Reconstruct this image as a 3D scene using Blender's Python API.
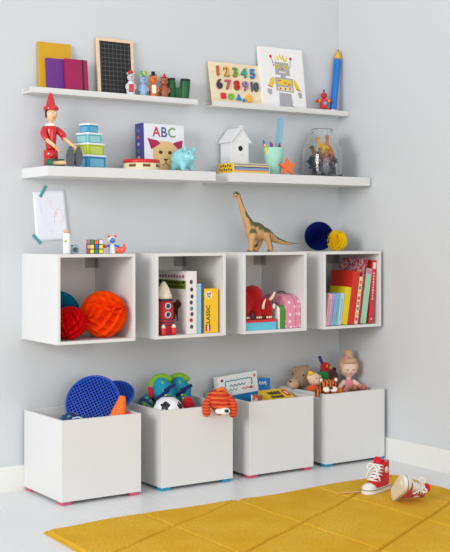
import bpy, bmesh, math, random
from mathutils import Vector, Matrix, Euler
random.seed(7)
PI = math.pi
R = math.radians
S = bpy.context.scene
for o in list(bpy.data.objects):
    bpy.data.objects.remove(o)
COL = S.collection

# ------------------------------------------------------------------ camera
cam_d = bpy.data.cameras.new('camera')
cam = bpy.data.objects.new('camera', cam_d)
COL.objects.link(cam)
cam.location = (-1.9636, -4.4344, 1.0681)
cam.rotation_euler = (PI / 2, 0, -0.5937)
cam_d.sensor_fit = 'HORIZONTAL'
cam_d.sensor_width = 36.0
cam_d.lens = 36.0 * 1136.1355 / 450.0
cam_d.shift_y = -(276.0 - 234.94) / 450.0
cam_d.clip_start = 0.05
S.camera = cam

# ------------------------------------------------------------------ light
world = bpy.data.worlds.new('room_ambient')
S.world = world
world.use_nodes = True
bg = world.node_tree.nodes['Background']
bg.inputs['Color'].default_value = (0.97, 0.985, 1.0, 1)
bg.inputs['Strength'].default_value = 0.80

def area(name, loc, target, sx, sy, energy, color):
    d = bpy.data.lights.new(name, 'AREA')
    d.shape = 'RECTANGLE'
    d.size, d.size_y = sx, sy
    d.energy = energy
    d.color = color
    o = bpy.data.objects.new(name, d)
    COL.objects.link(o)
    o.location = loc
    o.rotation_euler = (Vector(target) - Vector(loc)).to_track_quat('-Z', 'Y').to_euler()
    return o
area('daylight_from_left_window', (-5.4, -2.9, 2.3), (0.9, -0.2, 0.85), 2.2, 2.0, 225, (1.0, 0.99, 0.975))
area('added_front_fill', (-0.6, -7.0, 1.5), (0.9, 0.0, 0.8), 4.5, 2.4, 80, (1.0, 1.0, 1.0))  # broad fill added behind the camera to brighten the wall under the cubes

vs = S.view_settings
vs.view_transform = 'Standard'
vs.look = 'None'
vs.exposure = 0.0
vs.gamma = 1.0
vs.use_curve_mapping = False

# ------------------------------------------------------------------ materials
def lin(c):
    c = c / 255.0
    return c / 12.92 if c <= 0.04045 else ((c + 0.055) / 1.055) ** 2.4
def rgb(c):
    return (lin(c[0]), lin(c[1]), lin(c[2]), 1.0)
_m = {}
def base_mat(name, rough=0.5, bump=0.0, scale=200.0, coat=0.0, sheen=0.0, spec=0.5):
    m = bpy.data.materials.new(name)
    m.use_nodes = True
    nt = m.node_tree
    b = nt.nodes['Principled BSDF']
    b.inputs['Roughness'].default_value = rough
    b.inputs['Specular IOR Level'].default_value = spec
    b.inputs['Coat Weight'].default_value = coat
    b.inputs['Sheen Weight'].default_value = sheen
    tc = nt.nodes.new('ShaderNodeTexCoord')
    if bump > 0:
        n = nt.nodes.new('ShaderNodeTexNoise')
        n.inputs['Scale'].default_value = scale
        n.inputs['Detail'].default_value = 4
        nt.links.new(tc.outputs['Object'], n.inputs['Vector'])
        bp = nt.nodes.new('ShaderNodeBump')
        bp.inputs['Strength'].default_value = bump
        bp.inputs['Distance'].default_value = 0.004
        nt.links.new(n.outputs['Fac'], bp.inputs['Height'])
        nt.links.new(bp.outputs['Normal'], b.inputs['Normal'])
    return m, nt, b, tc
def mixc(nt, fac, a, b, out):
    mx = nt.nodes.new('ShaderNodeMix')
    mx.data_type = 'RGBA'
    for s, v in ((6, a), (7, b)):
        if isinstance(v, tuple):
            mx.inputs[s].default_value = v
        else:
            nt.links.new(v, mx.inputs[s])
    if isinstance(fac, float):
        mx.inputs[0].default_value = fac
    else:
        nt.links.new(fac, mx.inputs[0])
    if out is not None:
        nt.links.new(mx.outputs[2], out)
    return mx.outputs[2]
def ramp(nt, src, p0, p1):
    r = nt.nodes.new('ShaderNodeMapRange')
    r.inputs['From Min'].default_value = p0
    r.inputs['From Max'].default_value = p1
    nt.links.new(src, r.inputs['Value'])
    return r.outputs[0]
def mat(name, c, rough=0.5, bump=0.0, scale=200.0, var=0.05, vscale=30.0, **k):
    """plain colour with a faint procedural mottling"""
    if name in _m:
        return _m[name]
    m, nt, b, tc = base_mat(name, rough, bump, scale, **k)
    n = nt.nodes.new('ShaderNodeTexNoise')
    n.inputs['Scale'].default_value = vscale
    nt.links.new(tc.outputs['Object'], n.inputs['Vector'])
    a = rgb(c)
    d = tuple(min(1, x * (1 - var)) for x in a[:3]) + (1,)
    e = tuple(min(1, x * (1 + var)) for x in a[:3]) + (1,)
    mixc(nt, n.outputs['Fac'], d, e, b.inputs['Base Color'])
    _m[name] = m
    return m
def stripes(name, c1, c2, scale, direction='Z', dist=0.0, rough=0.9, bump=0.4, bscale=400.0, lo=0.4, hi=0.6):
    if name in _m:
        return _m[name]
    m, nt, b, tc = base_mat(name, rough, bump, bscale)
    w = nt.nodes.new('ShaderNodeTexWave')
    w.bands_direction = direction
    w.inputs['Scale'].default_value = scale
    w.inputs['Distortion'].default_value = dist
    nt.links.new(tc.outputs['Object'], w.inputs['Vector'])
    mixc(nt, ramp(nt, w.outputs['Fac'], lo, hi), rgb(c1), rgb(c2), b.inputs['Base Color'])
    _m[name] = m
    return m
def spots(name, c1, c2, scale, size, rough=0.5, bump=0.0, rnd=0.3):
    if name in _m:
        return _m[name]
    m, nt, b, tc = base_mat(name, rough, bump)
    v = nt.nodes.new('ShaderNodeTexVoronoi')
    v.inputs['Scale'].default_value = scale
    v.inputs['Randomness'].default_value = rnd
    nt.links.new(tc.outputs['Object'], v.inputs['Vector'])
    mixc(nt, ramp(nt, v.outputs['Distance'], size, size + 0.06), rgb(c2), rgb(c1), b.inputs['Base Color'])
    _m[name] = m
    return m
def patches(name, cols, scale, rough=0.7, bump=0.2):
    """print of many small coloured cells"""
    if name in _m:
        return _m[name]
    m, nt, b, tc = base_mat(name, rough, bump)
    v = nt.nodes.new('ShaderNodeTexVoronoi')
    v.inputs['Scale'].default_value = scale
    nt.links.new(tc.outputs['Object'], v.inputs['Vector'])
    r = nt.nodes.new('ShaderNodeValToRGB')
    r.color_ramp.interpolation = 'CONSTANT'
    el = r.color_ramp.elements
    while len(el) < len(cols):
        el.new(0.5)
    for i, c in enumerate(cols):
        el[i].position = i / len(cols)
        el[i].color = rgb(c)
    sp = nt.nodes.new('ShaderNodeSeparateColor')
    nt.links.new(v.outputs['Color'], sp.inputs[0])
    nt.links.new(sp.outputs[0], r.inputs['Fac'])
    nt.links.new(r.outputs['Color'], b.inputs['Base Color'])
    _m[name] = m
    return m
def grid_mat(name, c, line, sx, sz, mortar, rough=0.8):
    if name in _m:
        return _m[name]
    m, nt, b, tc = base_mat(name, rough, 0)
    sp = nt.nodes.new('ShaderNodeSeparateXYZ')
    cb = nt.nodes.new('ShaderNodeCombineXYZ')
    nt.links.new(tc.outputs['Object'], sp.inputs[0])
    nt.links.new(sp.outputs[0], cb.inputs[0])
    nt.links.new(sp.outputs[2], cb.inputs[1])
    br = nt.nodes.new('ShaderNodeTexBrick')
    br.offset = 0.0
    br.inputs['Scale'].default_value = 1.0
    br.inputs['Brick Width'].default_value = sx
    br.inputs['Row Height'].default_value = sz
    br.inputs['Mortar Size'].default_value = mortar
    br.inputs['Mortar Smooth'].default_value = 0.0
    br.inputs['Color1'].default_value = rgb(c)
    br.inputs['Color2'].default_value = rgb(c)
    br.inputs['Mortar'].default_value = rgb(line)
    nt.links.new(cb.outputs[0], br.inputs['Vector'])
    nt.links.new(br.outputs['Color'], b.inputs['Base Color'])
    _m[name] = m
    return m
def wood_mat(name, c1, c2, scale=6.0, rough=0.55):
    if name in _m:
        return _m[name]
    m, nt, b, tc = base_mat(name, rough, 0.1, 90)
    mp = nt.nodes.new('ShaderNodeMapping')
    mp.inputs['Scale'].default_value = (1, 1, 12)
    nt.links.new(tc.outputs['Object'], mp.inputs['Vector'])
    n = nt.nodes.new('ShaderNodeTexNoise')
    n.inputs['Scale'].default_value = scale
    n.inputs['Detail'].default_value = 5
    nt.links.new(mp.outputs[0], n.inputs['Vector'])
    mixc(nt, ramp(nt, n.outputs['Fac'], 0.3, 0.7), rgb(c1), rgb(c2), b.inputs['Base Color'])
    _m[name] = m
    return m
def attr_mat(name, c1, c2, lo=0.0, hi=0.4, rough=0.6, nscale=28.0, namp=0.9):
    """two paints divided by the mesh attribute 'paint' and noise"""
    m, nt, b, tc = base_mat(name, rough, 0.25, 150)
    a = nt.nodes.new('ShaderNodeAttribute')
    a.attribute_name = 'paint'
    n = nt.nodes.new('ShaderNodeTexNoise')
    n.inputs['Scale'].default_value = nscale
    nt.links.new(tc.outputs['Object'], n.inputs['Vector'])
    ma = nt.nodes.new('ShaderNodeMath')
    ma.operation = 'MULTIPLY_ADD'
    ma.inputs[1].default_value = namp
    nt.links.new(n.outputs['Fac'], ma.inputs[0])
    nt.links.new(a.outputs['Fac'], ma.inputs[2])
    mixc(nt, ramp(nt, ma.outputs[0], lo + namp / 2, hi + namp / 2), rgb(c1), rgb(c2), b.inputs['Base Color'])
    return m
def glass_mat(name):
    m, nt, b, tc = base_mat(name, 0.02, 0)
    b.inputs['Transmission Weight'].default_value = 1.0
    b.inputs['IOR'].default_value = 1.40
    b.inputs['Base Color'].default_value = (0.96, 0.98, 0.98, 1)
    return m
def cloth(name, c, **k):
    k.setdefault('bump', 0.5); k.setdefault('scale', 350); k.setdefault('rough', 0.95); k.setdefault('sheen', 0.2); k.setdefault('spec', 0.2)
    return mat(name, c, **k)
def paint(name, c, **k):
    k.setdefault('rough', 0.35)
    return mat(name, c, **k)

WHITE = mat('white_lacquer', (218, 218, 217), 0.42, var=0.012, vscale=4)
INK = paint('black_paint', (28, 27, 30))
PAPER = mat('white_paper', (236, 236, 236), 0.8, var=0.02)

# ------------------------------------------------------------------ mesh helpers
def link(name, me, m, parent=None, loc=(0, 0, 0), rot=(0, 0, 0), smooth=False):
    o = bpy.data.objects.new(name, me)
    COL.objects.link(o)
    if m is not None:
        me.materials.clear()
        me.materials.append(m)
    o.parent = parent
    o.location = loc
    o.rotation_euler = rot
    if smooth:
        for p in me.polygons:
            p.use_smooth = True
    return o
def from_bm(bm, name):
    bmesh.ops.recalc_face_normals(bm, faces=bm.faces)
    me = bpy.data.meshes.new(name)
    bm.to_mesh(me)
    bm.free()
    return me
def box(name, x0, x1, y0, y1, z0, z1, m, parent=None, bev=0.0015, loc=(0, 0, 0), rot=(0, 0, 0), seg=2):
    bm = bmesh.new()
    bmesh.ops.create_cube(bm, size=1.0)
    for v in bm.verts:
        v.co = Vector(((x0 + x1) / 2 + v.co.x * (x1 - x0), (y0 + y1) / 2 + v.co.y * (y1 - y0), (z0 + z1) / 2 + v.co.z * (z1 - z0)))
    if bev > 0:
        bmesh.ops.bevel(bm, geom=bm.edges[:], offset=bev, segments=seg, affect='EDGES', profile=0.5)
    return link(name, from_bm(bm, name), m, parent, loc, rot, smooth=False)
def lathe(name, prof, m, parent=None, loc=(0, 0, 0), rot=(0, 0, 0), seg=28, smooth=True, flat=None):
    verts, faces = [], []
    n = len(prof)
    for r, z in prof:
        for k in range(seg):
            a = 2 * PI * k / seg
            verts.append((r * math.cos(a), r * math.sin(a) * (flat or 1), z))
    for i in range(n - 1):
        for k in range(seg):
            k2 = (k + 1) % seg
            faces.append((i * seg + k, i * seg + k2, (i + 1) * seg + k2, (i + 1) * seg + k))
    bm = bmesh.new()
    vv = [bm.verts.new(v) for v in verts]
    for f in faces:
        bm.faces.new([vv[i] for i in f])
    if prof[0][0] > 1e-6:
        bm.faces.new(vv[:seg])
    if prof[-1][0] > 1e-6:
        bm.faces.new(vv[-seg:])
    bmesh.ops.remove_doubles(bm, verts=bm.verts, dist=1e-6)
    return link(name, from_bm(bm, name), m, parent, loc, rot, smooth)
def catmull(pts, n=6):
    P = [Vector(p) for p in pts]
    if len(P) < 3:
        return [P[0].lerp(P[-1], i / n) for i in range(n + 1)]
    out = []
    for i in range(len(P) - 1):
        a = P[i - 1] if i else P[0] * 2 - P[1]
        b, c = P[i], P[i + 1]
        d = P[i + 2] if i + 2 < len(P) else P[-1] * 2 - P[-2]
        for k in range(n):
            t = k / n
            out.append(0.5 * ((2 * b) + (c - a) * t + (2 * a - 5 * b + 4 * c - d) * t * t + (3 * b - a - 3 * c + d) * t ** 3))
    out.append(P[-1])
    return out
def tube(name, pts, rad, m, parent=None, seg=10, n=5, smooth_path=True, loc=(0, 0, 0), rot=(0, 0, 0)):
    """swept tube; rad is a number or one radius per control point"""
    path = catmull(pts, n) if smooth_path else [Vector(p) for p in pts]
    if isinstance(rad, (int, float)):
        rr = [rad] * len(path)
    else:
        rr = []
        for i in range(len(path)):
            t = i / (len(path) - 1) * (len(rad) - 1)
            k = min(int(t), len(rad) - 2)
            rr.append(rad[k] + (rad[k + 1] - rad[k]) * (t - k))
    bm = bmesh.new()
    rings = []
    up = Vector((0, 0, 1))
    prev = None
    for i, p in enumerate(path):
        t = (path[min(i + 1, len(path) - 1)] - path[max(i - 1, 0)]).normalized()
        if prev is None:
            a = t.cross(up if abs(t.z) < 0.9 else Vector((1, 0, 0))).normalized()
        else:
            a = (prev - t * prev.dot(t)).normalized()
        prev = a
        b = t.cross(a)
        rings.append([bm.verts.new(p + (a * math.cos(2 * PI * k / seg) + b * math.sin(2 * PI * k / seg)) * rr[i]) for k in range(seg)])
    for i in range(len(rings) - 1):
        for k in range(seg):
            bm.faces.new((rings[i][k], rings[i][(k + 1) % seg], rings[i + 1][(k + 1) % seg], rings[i + 1][k]))
    bm.faces.new(rings[0])
    bm.faces.new(rings[-1])
    return link(name, from_bm(bm, name), m, parent, loc, rot, True)
def plate(name, pts, y0, y1, m, parent=None, loc=(0, 0, 0), rot=(0, 0, 0), bev=0.0, smooth=False):
    """polygon in local xz, extruded from y0 (front) to y1"""
    bm = bmesh.new()
    f = bm.faces.new([bm.verts.new((x, y0, z)) for x, z in pts])
    ex = bmesh.ops.extrude_face_region(bm, geom=[f])
    for v in ex['geom']:
        if isinstance(v, bmesh.types.BMVert):
            v.co.y = y1
    if bev > 0:
        bmesh.ops.recalc_face_normals(bm, faces=bm.faces)
        bmesh.ops.bevel(bm, geom=bm.edges[:], offset=bev, segments=2, affect='EDGES', profile=0.5)
    return link(name, from_bm(bm, name), m, parent, loc, rot, smooth)
def slab(name, pts, z0, z1, m, parent=None, loc=(0, 0, 0), rot=(0, 0, 0), bev=0.0, smooth=False):
    """polygon in local xy, extruded from z0 to z1"""
    bm = bmesh.new()
    f = bm.faces.new([bm.verts.new((x, y, z0)) for x, y in pts])
    ex = bmesh.ops.extrude_face_region(bm, geom=[f])
    for v in ex['geom']:
        if isinstance(v, bmesh.types.BMVert):
            v.co.z = z1
    if bev > 0:
        bmesh.ops.recalc_face_normals(bm, faces=bm.faces)
        bmesh.ops.bevel(bm, geom=bm.edges[:], offset=bev, segments=2, affect='EDGES', profile=0.5)
    return link(name, from_bm(bm, name), m, parent, loc, rot, smooth)
def rrect(w, h, r, cx=0.0, cz=0.0, n=6, corners=(1, 1, 1, 1)):
    """rounded rectangle outline; corners: bl, br, tr, tl"""
    out = []
    for i, (sx, sz, a0) in enumerate(((-1, -1, PI), (1, -1, 1.5 * PI), (1, 1, 0), (-1, 1, 0.5 * PI))):
        q = r if corners[i] else 1e-4
        for k in range(n + 1):
            a = a0 + k / n * PI / 2
            out.append((cx + sx * (w / 2 - q) + q * math.cos(a), cz + sz * (h / 2 - q) + q * math.sin(a)))
    return out
def disc(r, cx=0.0, cz=0.0, n=20, rz=None):
    return [(cx + r * math.cos(2 * PI * k / n), cz + (rz or r) * math.sin(2 * PI * k / n)) for k in range(n)]
def star_pts(ro, ri, cx=0.0, cz=0.0, n=5):
    return [(cx + (ro if k % 2 == 0 else ri) * math.sin(PI * k / n), cz + (ro if k % 2 == 0 else ri) * math.cos(PI * k / n)) for k in range(2 * n)]
def ball(name, r, m, parent=None, loc=(0, 0, 0), rot=(0, 0, 0), sub=2):
    if not isinstance(r, (tuple, list)):
        r = (r, r, r)
    bm = bmesh.new()
    bmesh.ops.create_icosphere(bm, subdivisions=sub, radius=1.0)
    for v in bm.verts:
        v.co = Vector((v.co.x * r[0], v.co.y * r[1], v.co.z * r[2]))
    return link(name, from_bm(bm, name), m, parent, loc, rot, True)
def blob(name, items, m, parent=None, vox=0.005, smooth=4, paint_dir=None, loc=(0, 0, 0), rot=(0, 0, 0)):
    """one continuous surface grown over ellipsoids ('e', centre, radii, rot) and tapering limbs ('l', points, radii)"""
    bm = bmesh.new()
    def add(c, r, e=None):
        M4 = Matrix.Translation(Vector(c)) @ (Euler(e).to_matrix().to_4x4() if e else Matrix.Identity(4)) @ Matrix.Diagonal((r[0], r[1], r[2], 1))
        bmesh.ops.create_icosphere(bm, subdivisions=2, radius=1.0, matrix=M4)
    for it in items:
        if it[0] == 'e':
            add(it[1], it[2], it[3] if len(it) > 3 else None)
        else:
            pts = catmull(it[1], 6)
            for i, p in enumerate(pts):
                t = i / (len(pts) - 1) * (len(it[2]) - 1)
                k = min(int(t), len(it[2]) - 2)
                r = it[2][k] + (it[2][k + 1] - it[2][k]) * (t - k)
                add(p, (r, r, r))
    me = bpy.data.meshes.new(name + '_src')
    bm.to_mesh(me)
    bm.free()
    t = bpy.data.objects.new('tmp', me)
    COL.objects.link(t)
    md = t.modifiers.new('r', 'REMESH')
    md.mode = 'VOXEL'
    md.voxel_size = vox
    sm = t.modifiers.new('s', 'SMOOTH')
    sm.iterations = smooth
    dg = bpy.context.evaluated_depsgraph_get()
    out = bpy.data.meshes.new_from_object(t.evaluated_get(dg))
    bpy.data.objects.remove(t)
    bpy.data.meshes.remove(me)
    out.name = name
    if paint_dir is not None:
        a = out.attributes.new('paint', 'FLOAT', 'POINT')
        d = Vector(paint_dir).normalized()
        nn = out.vertex_normals
        for i in range(len(out.vertices)):
            a.data[i].value = nn[i].vector.dot(d)
    return link(name, out, m, parent, loc, rot, True)
def text(name, s, size, m, parent=None, loc=(0, 0, 0), rot=(PI / 2, 0, 0), depth=0.0004, fat=0.0, align='CENTER', sx=1.0):
    cu = bpy.data.curves.new(name, 'FONT')
    cu.body = s
    cu.size = size
    cu.extrude = depth
    cu.offset = fat
    cu.align_x = align
    cu.align_y = 'CENTER'
    cu.resolution_u = 3
    t = bpy.data.objects.new('tmp', cu)
    COL.objects.link(t)
    dg = bpy.context.evaluated_depsgraph_get()
    me = bpy.data.meshes.new_from_object(t.evaluated_get(dg))
    bpy.data.objects.remove(t)
    bpy.data.curves.remove(cu)
    for v in me.vertices:
        v.co.x *= sx
    me.name = name
    return link(name, me, m, parent, loc, rot)
def tag(o, label, cat, group=None):
    o['label'] = label
    o['category'] = cat
    if group:
        o['group'] = group
    return o
def thing(name, label, cat, loc=(0, 0, 0), rot=(0, 0, 0), group=None):
    o = bpy.data.objects.new(name, None)
    o.empty_display_size = 0.03
    COL.objects.link(o)
    o.location = loc
    o.rotation_euler = rot
    return tag(o, label, cat, group)
def struct(o):
    o['kind'] = 'structure'
    return o

# ------------------------------------------------------------------ room
WX = 1.7226
wall_m = mat('grey_wall_paint', (204, 207, 210), 0.92, bump=0.06, scale=260, var=0.012, vscale=1.5)
skirt_m = mat('skirting_gloss', (226, 226, 222), 0.45, var=0.01)
struct(box('wall_back', -2.6, WX + 0.1, 0, 0.1, -0.03, 2.6, wall_m, bev=0))
struct(box('wall_right', WX, WX + 0.1, -3.6, 0, -0.03, 2.6, wall_m, bev=0))
for nm, pts in (('baseboard_back', None), ('baseboard_right', None)):
    prof = [(0, 0), (-0.015, 0), (-0.015, 0.094), (-0.012, 0.100), (-0.006, 0.103), (0, 0.103)]
    bm = bmesh.new()
    A, B = [], []
    for p, z in prof:
        if nm == 'baseboard_back':
            A.append(bm.verts.new((-2.6, p, z))); B.append(bm.verts.new((WX - 0.0005, p, z)))
        else:
            A.append(bm.verts.new((WX + p, -3.6, z))); B.append(bm.verts.new((WX + p, -0.0152, z)))
    for i in range(len(prof)):
        j = (i + 1) % len(prof)
        bm.faces.new((A[i], A[j], B[j], B[i]))
    bm.faces.new(A); bm.faces.new(B)
    struct(link(nm, from_bm(bm, nm), skirt_m))
floor = struct(box('floor', -2.6, WX, -3.6, 0, -0.03, -0.012, mat('subfloor_grey', (190, 190, 188), 0.8), bev=0))
plank_m = mat('white_floor_paint', (222, 223, 224), 0.38, bump=0.05, scale=40, var=0.015, vscale=3)
x = 0.585 - 16 * 0.195
plank_me = None
while x < WX - 0.01:
    w = min(0.195, WX - x) - 0.0009
    if w > 0.19 and plank_me is not None:
        link('plank', plank_me, None, floor, (x, 0, 0))
    else:
        o = box('plank', 0, w, -3.6, 0, -0.012, 0.0, plank_m, floor, bev=0.0006, loc=(x, 0, 0), seg=1)
        if w > 0.19:
            plank_me = o.data
    x += 0.195

# ------------------------------------------------------------------ ledges, shelves, cubes, boxes
def ledge(x0, x1, label):
    t = thing('picture_ledge', label, 'shelf', (x0, 0, 1.660), group='picture ledges')
    w = x1 - x0
    box('tray', 0, w, -0.083, 0, 0, 0.006, WHITE, t, 0.001)
    box('back_rail', 0, w, -0.006, 0, 0.006, 0.0245, WHITE, t, 0.001)
    box('front_lip', 0, w, -0.083, -0.0765, 0.006, 0.0245, WHITE, t, 0.001)
ledge(0.0, 0.825, 'white narrow picture ledge holding the blackboard and notebooks')
ledge(0.912, 1.720, 'white narrow picture ledge holding the robot canvas')
def deep(x0, x1, label):
    t = thing('floating_shelf', label, 'shelf', (x0, 0, 1.306), group='deep floating shelves')
    w = x1 - x0
    box('shelf_board', 0.002, w - 0.002, -0.251, 0, 0, 0.041, WHITE, t, 0.0015)
    box('end_cap', 0, 0.002, -0.251, 0, 0, 0.041, WHITE, t, 0.0008)
    box('end_cap', w - 0.002, w, -0.251, 0, 0, 0.041, WHITE, t, 0.0008)
deep(0.0, 0.812, 'white deep floating shelf carrying the red puppet and ABC book')
deep(0.900, 1.713, 'white deep floating shelf carrying the birdhouse and glass jar')
bracket_m = mat('grey_bracket_metal', (158, 156, 152), 0.5)
CUBE_IN = mat('cube_back_board', (214, 211, 208), 0.6, var=0.012, vscale=4)
def wall_cube(x0, label):
    t = thing('wall_cube', label, 'wall cube', (x0, 0, 0.631), group='open wall cubes')
    w, d, h, k = 0.353, 0.342, 0.36, 0.013
    box('side_panel', 0, k, -d, 0, 0, h, WHITE, t, 0.001)
    box('side_panel', w - k, w, -d, 0, 0, h, WHITE, t, 0.001)
    box('top_panel', k, w - k, -d, 0, h - k, h, WHITE, t, 0.001)
    box('bottom_panel', k, w - k, -d, 0, 0, k, WHITE, t, 0.001)
    box('back_panel', k, w - k, -0.008, 0, k, h - k, CUBE_IN, t, 0)
    b = box('hanging_bracket', w - k - 0.048, w - k - 0.0005, -0.0125, -0.0085, h - k - 0.052, h - k - 0.002, bracket_m, t, 0.001)
    box('bracket_arm', w - k - 0.0045, w - k - 0.0005, -0.045, -0.0125, h - k - 0.052, h - k - 0.002, bracket_m, b, 0.001)
    lathe('bracket_screw', [(0, 0.002), (0.004, 0.002), (0.005, 0)], mat('steel', (170, 170, 170), 0.3), b, (w - k - 0.03, -0.0125, h - k - 0.025), (PI / 2, 0, 0), 12)
CX = (0.0, 0.4504, 0.8962, 1.3485)
wall_cube(CX[0], 'white open wall cube holding three paper honeycomb balls')
wall_cube(CX[1], 'white open wall cube holding the toy rocket')
wall_cube(CX[2], 'white open wall cube holding the pink suitcase')
wall_cube(CX[3], 'white open wall cube packed with leaning books')
PINKF = mat('pink_foot_plastic', (204, 82, 116), 0.4)
BLUEF = mat('blue_foot_plastic', (28, 148, 188), 0.4)
def floor_box(x0, m, label):
    t = thing('storage_box', label, 'storage box', (x0, 0, 0), group='white boxes on the floor')
    w, y0, y1, z0, z1, k = 0.3595, -0.372, -0.016, 0.014, 0.336, 0.013
    box('front_panel', 0, w, y0, y0 + k, z0, z1, WHITE, t, 0.001)
    box('back_panel', 0, w, y1 - k, y1, z0, z1, WHITE, t, 0.001)
    for a in (0, w - k):
        box('side_panel', a, a + k, y0 + k, y1 - k, z0, z1, WHITE, t, 0.001)
    box('base_panel', k, w - k, y0 + k, y1 - k, z0, z0 + k, WHITE, t, 0)
    for a in (0.004, w - 0.048):
        for b in (y0 + 0.005, y1 - 0.049):
            box('foot', a, a + 0.044, b, b + 0.044, 0, z0, m, t, 0.003)
BX = (0.003, 0.4596, 0.905, 1.3364)
floor_box(BX[0], PINKF, 'white storage box on pink feet holding blue paddles')
floor_box(BX[1], BLUEF, 'white storage box on blue feet holding the football')
floor_box(BX[2], PINKF, 'white storage box on pink feet holding games')
floor_box(BX[3], BLUEF, 'white storage box on blue feet holding soft toys')

# ------------------------------------------------------------------ rug
def make_rug():
    x0, x1, y1, y0 = -0.235, 1.45, -0.70, -2.9
    nx, ny = 400, 520
    verts, faces = [], []
    def groove(x, y):
        d = 1e9
        for k in range(-1, 4):
            d = min(d, abs(x - (0.18 + 0.412 * k)) * 1.25 + 0.0025)
        s = 0.51
        c = y - s * x
        for k in range(-6, 7):
            d = min(d, abs(c - (-0.93 - 0.51 * 0.18 - 0.425 * k)) / math.sqrt(1 + s * s))
        return d
    for j in range(ny + 1):
        for i in range(nx + 1):
            u, v = i / nx, j / ny
            x = x0 + (x1 - x0) * u
            y = y0 + (y1 - y0) * v
            wob = 0.010 * math.sin(x * 5.5 + 0.6) + 0.006 * math.sin(x * 13)
            yy = y + wob * max(0, (v - 0.75) / 0.25)
            xx = x + 0.006 * math.sin(y * 7) * (1 if u < 0.1 or u > 0.9 else 0)
            z = 0.0165 + 0.0012 * math.sin(x * 17 + y * 6) * math.sin(y * 15 - x * 4)
            g = groove(x, y)
            z -= 0.0150 * math.exp(-(g / 0.0056) ** 2)
            e = min(u * (x1 - x0), (1 - u) * (x1 - x0), (1 - v) * (y1 - y0), v * (y1 - y0))
            if e < 0.012:
                z *= 0.55 + 0.45 * math.sqrt(max(0, e / 0.012))
            verts.append((xx, yy, z))
    W = nx + 1
    for j in range(ny):
        for i in range(nx):
            faces.append((j * W + i, j * W + i + 1, (j + 1) * W + i + 1, (j + 1) * W + i))
    # skirt down to the floor
    edge = [i for i in range(W)] + [j * W + nx for j in range(1, ny + 1)] + [ny * W + i for i in range(nx - 1, -1, -1)] + [j * W for j in range(ny - 1, 0, -1)]
    b0 = len(verts)
    for e in edge:
        v = verts[e]
        verts.append((v[0], v[1], 0.0004))
    n = len(edge)
    for k in range(n):
        faces.append((edge[k], b0 + k, b0 + (k + 1) % n, edge[(k + 1) % n]))
    faces.append(tuple(b0 + k for k in range(n)))
    me = bpy.data.meshes.new('rug')
    me.from_pydata(verts, [], faces)
    m, nt, b, tc = base_mat('yellow_wool_pile', 1.0, 0.9, 260, sheen=0.0, spec=0.05)
    n1 = nt.nodes.new('ShaderNodeTexNoise')
    n1.inputs['Scale'].default_value = 5
    n1.inputs['Detail'].default_value = 6
    n2 = nt.nodes.new('ShaderNodeTexNoise')
    n2.inputs['Scale'].default_value = 120
    for q in (n1, n2):
        nt.links.new(tc.outputs['Object'], q.inputs['Vector'])
    a = mixc(nt, ramp(nt, n1.outputs['Fac'], 0.3, 0.7), rgb((218, 168, 46)), rgb((232, 188, 72)), None)
    mixc(nt, ramp(nt, n2.outputs['Fac'], 0.35, 0.75), a, rgb((206, 156, 36)), b.inputs['Base Color'])
    o = link('rug', me, m, smooth=True)
    tag(o, 'mustard yellow wool rug with carved diagonal lines on the floor', 'rug')
make_rug()

# ------------------------------------------------------------------ books
def book(name, label, cat, w, h, t, loc, rot, cover, parent_group=None, pages=True):
    """front cover faces local -y, spine at local x=0; pages inset at the other sides; origin at lower back left"""
    b = thing(name, label, cat, loc, rot, parent_group)
    c = 0.0022
    box('front_cover', 0, w, -t, -t + c, 0, h, cover, b, 0.0006)
    box('back_cover', 0, w, -c, 0, 0, h, cover, b, 0.0006)
    box('spine', 0, c, -t + c, -c, 0, h, cover, b, 0.0004)
    box('pages', c, w - 0.003, -t + c, -c, 0.003, h - 0.003, PAPER, b, 0)
    return b
LZ = 1.6663
yb = book('notebook', 'tall mustard yellow notebook leaning at the back of the ledge', 'notebook', 0.152, 0.219, 0.014, (0.066, -0.022, LZ), (-0.09, 0, 0), mat('mustard_cover', (206, 156, 22), 0.6), 'notebooks on the ledge')
pb = book('notebook', 'purple notebook standing in front of the yellow one', 'notebook', 0.105, 0.150, 0.013, (0.0945, -0.0385, LZ), (-0.10, 0, 0), mat('purple_cover', (102, 40, 130), 0.6), 'notebooks on the ledge')
mb = book('notebook', 'magenta notebook with a black elastic band', 'notebook', 0.108, 0.152, 0.013, (0.172, -0.055, LZ), (-0.11, 0, 0), mat('magenta_cover', (156, 10, 78), 0.6), 'notebooks on the ledge')
box('elastic_band', 0.080, 0.088, -0.0142, 0.0008, -0.0008, 0.1528, INK, mb, 0.0003)

# chalkboard
BEECH = wood_mat('pale_beech', (222, 190, 156), (236, 208, 178))
t = thing('blackboard', 'small wooden framed blackboard ruled with a white grid', 'blackboard', (0.340, -0.0310, LZ), (-0.085, 0, 0))
w, h, k = 0.182, 0.264, 0.0135
for a, b_, c, d in ((0, k, 0, h), (w - k, w, 0, h), (k, w - k, 0, k), (k, w - k, h - k, h)):
    box('frame_bar', a, b_, -0.012, 0, c, d, BEECH, t, 0.001)
box('slate', k - 0.001, w - k + 0.001, -0.009, -0.003, k - 0.001, h - k + 0.001, grid_mat('ruled_slate', (28, 28, 30), (92, 92, 94), 0.0198, 0.0198, 0.0008), t, 0)

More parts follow.
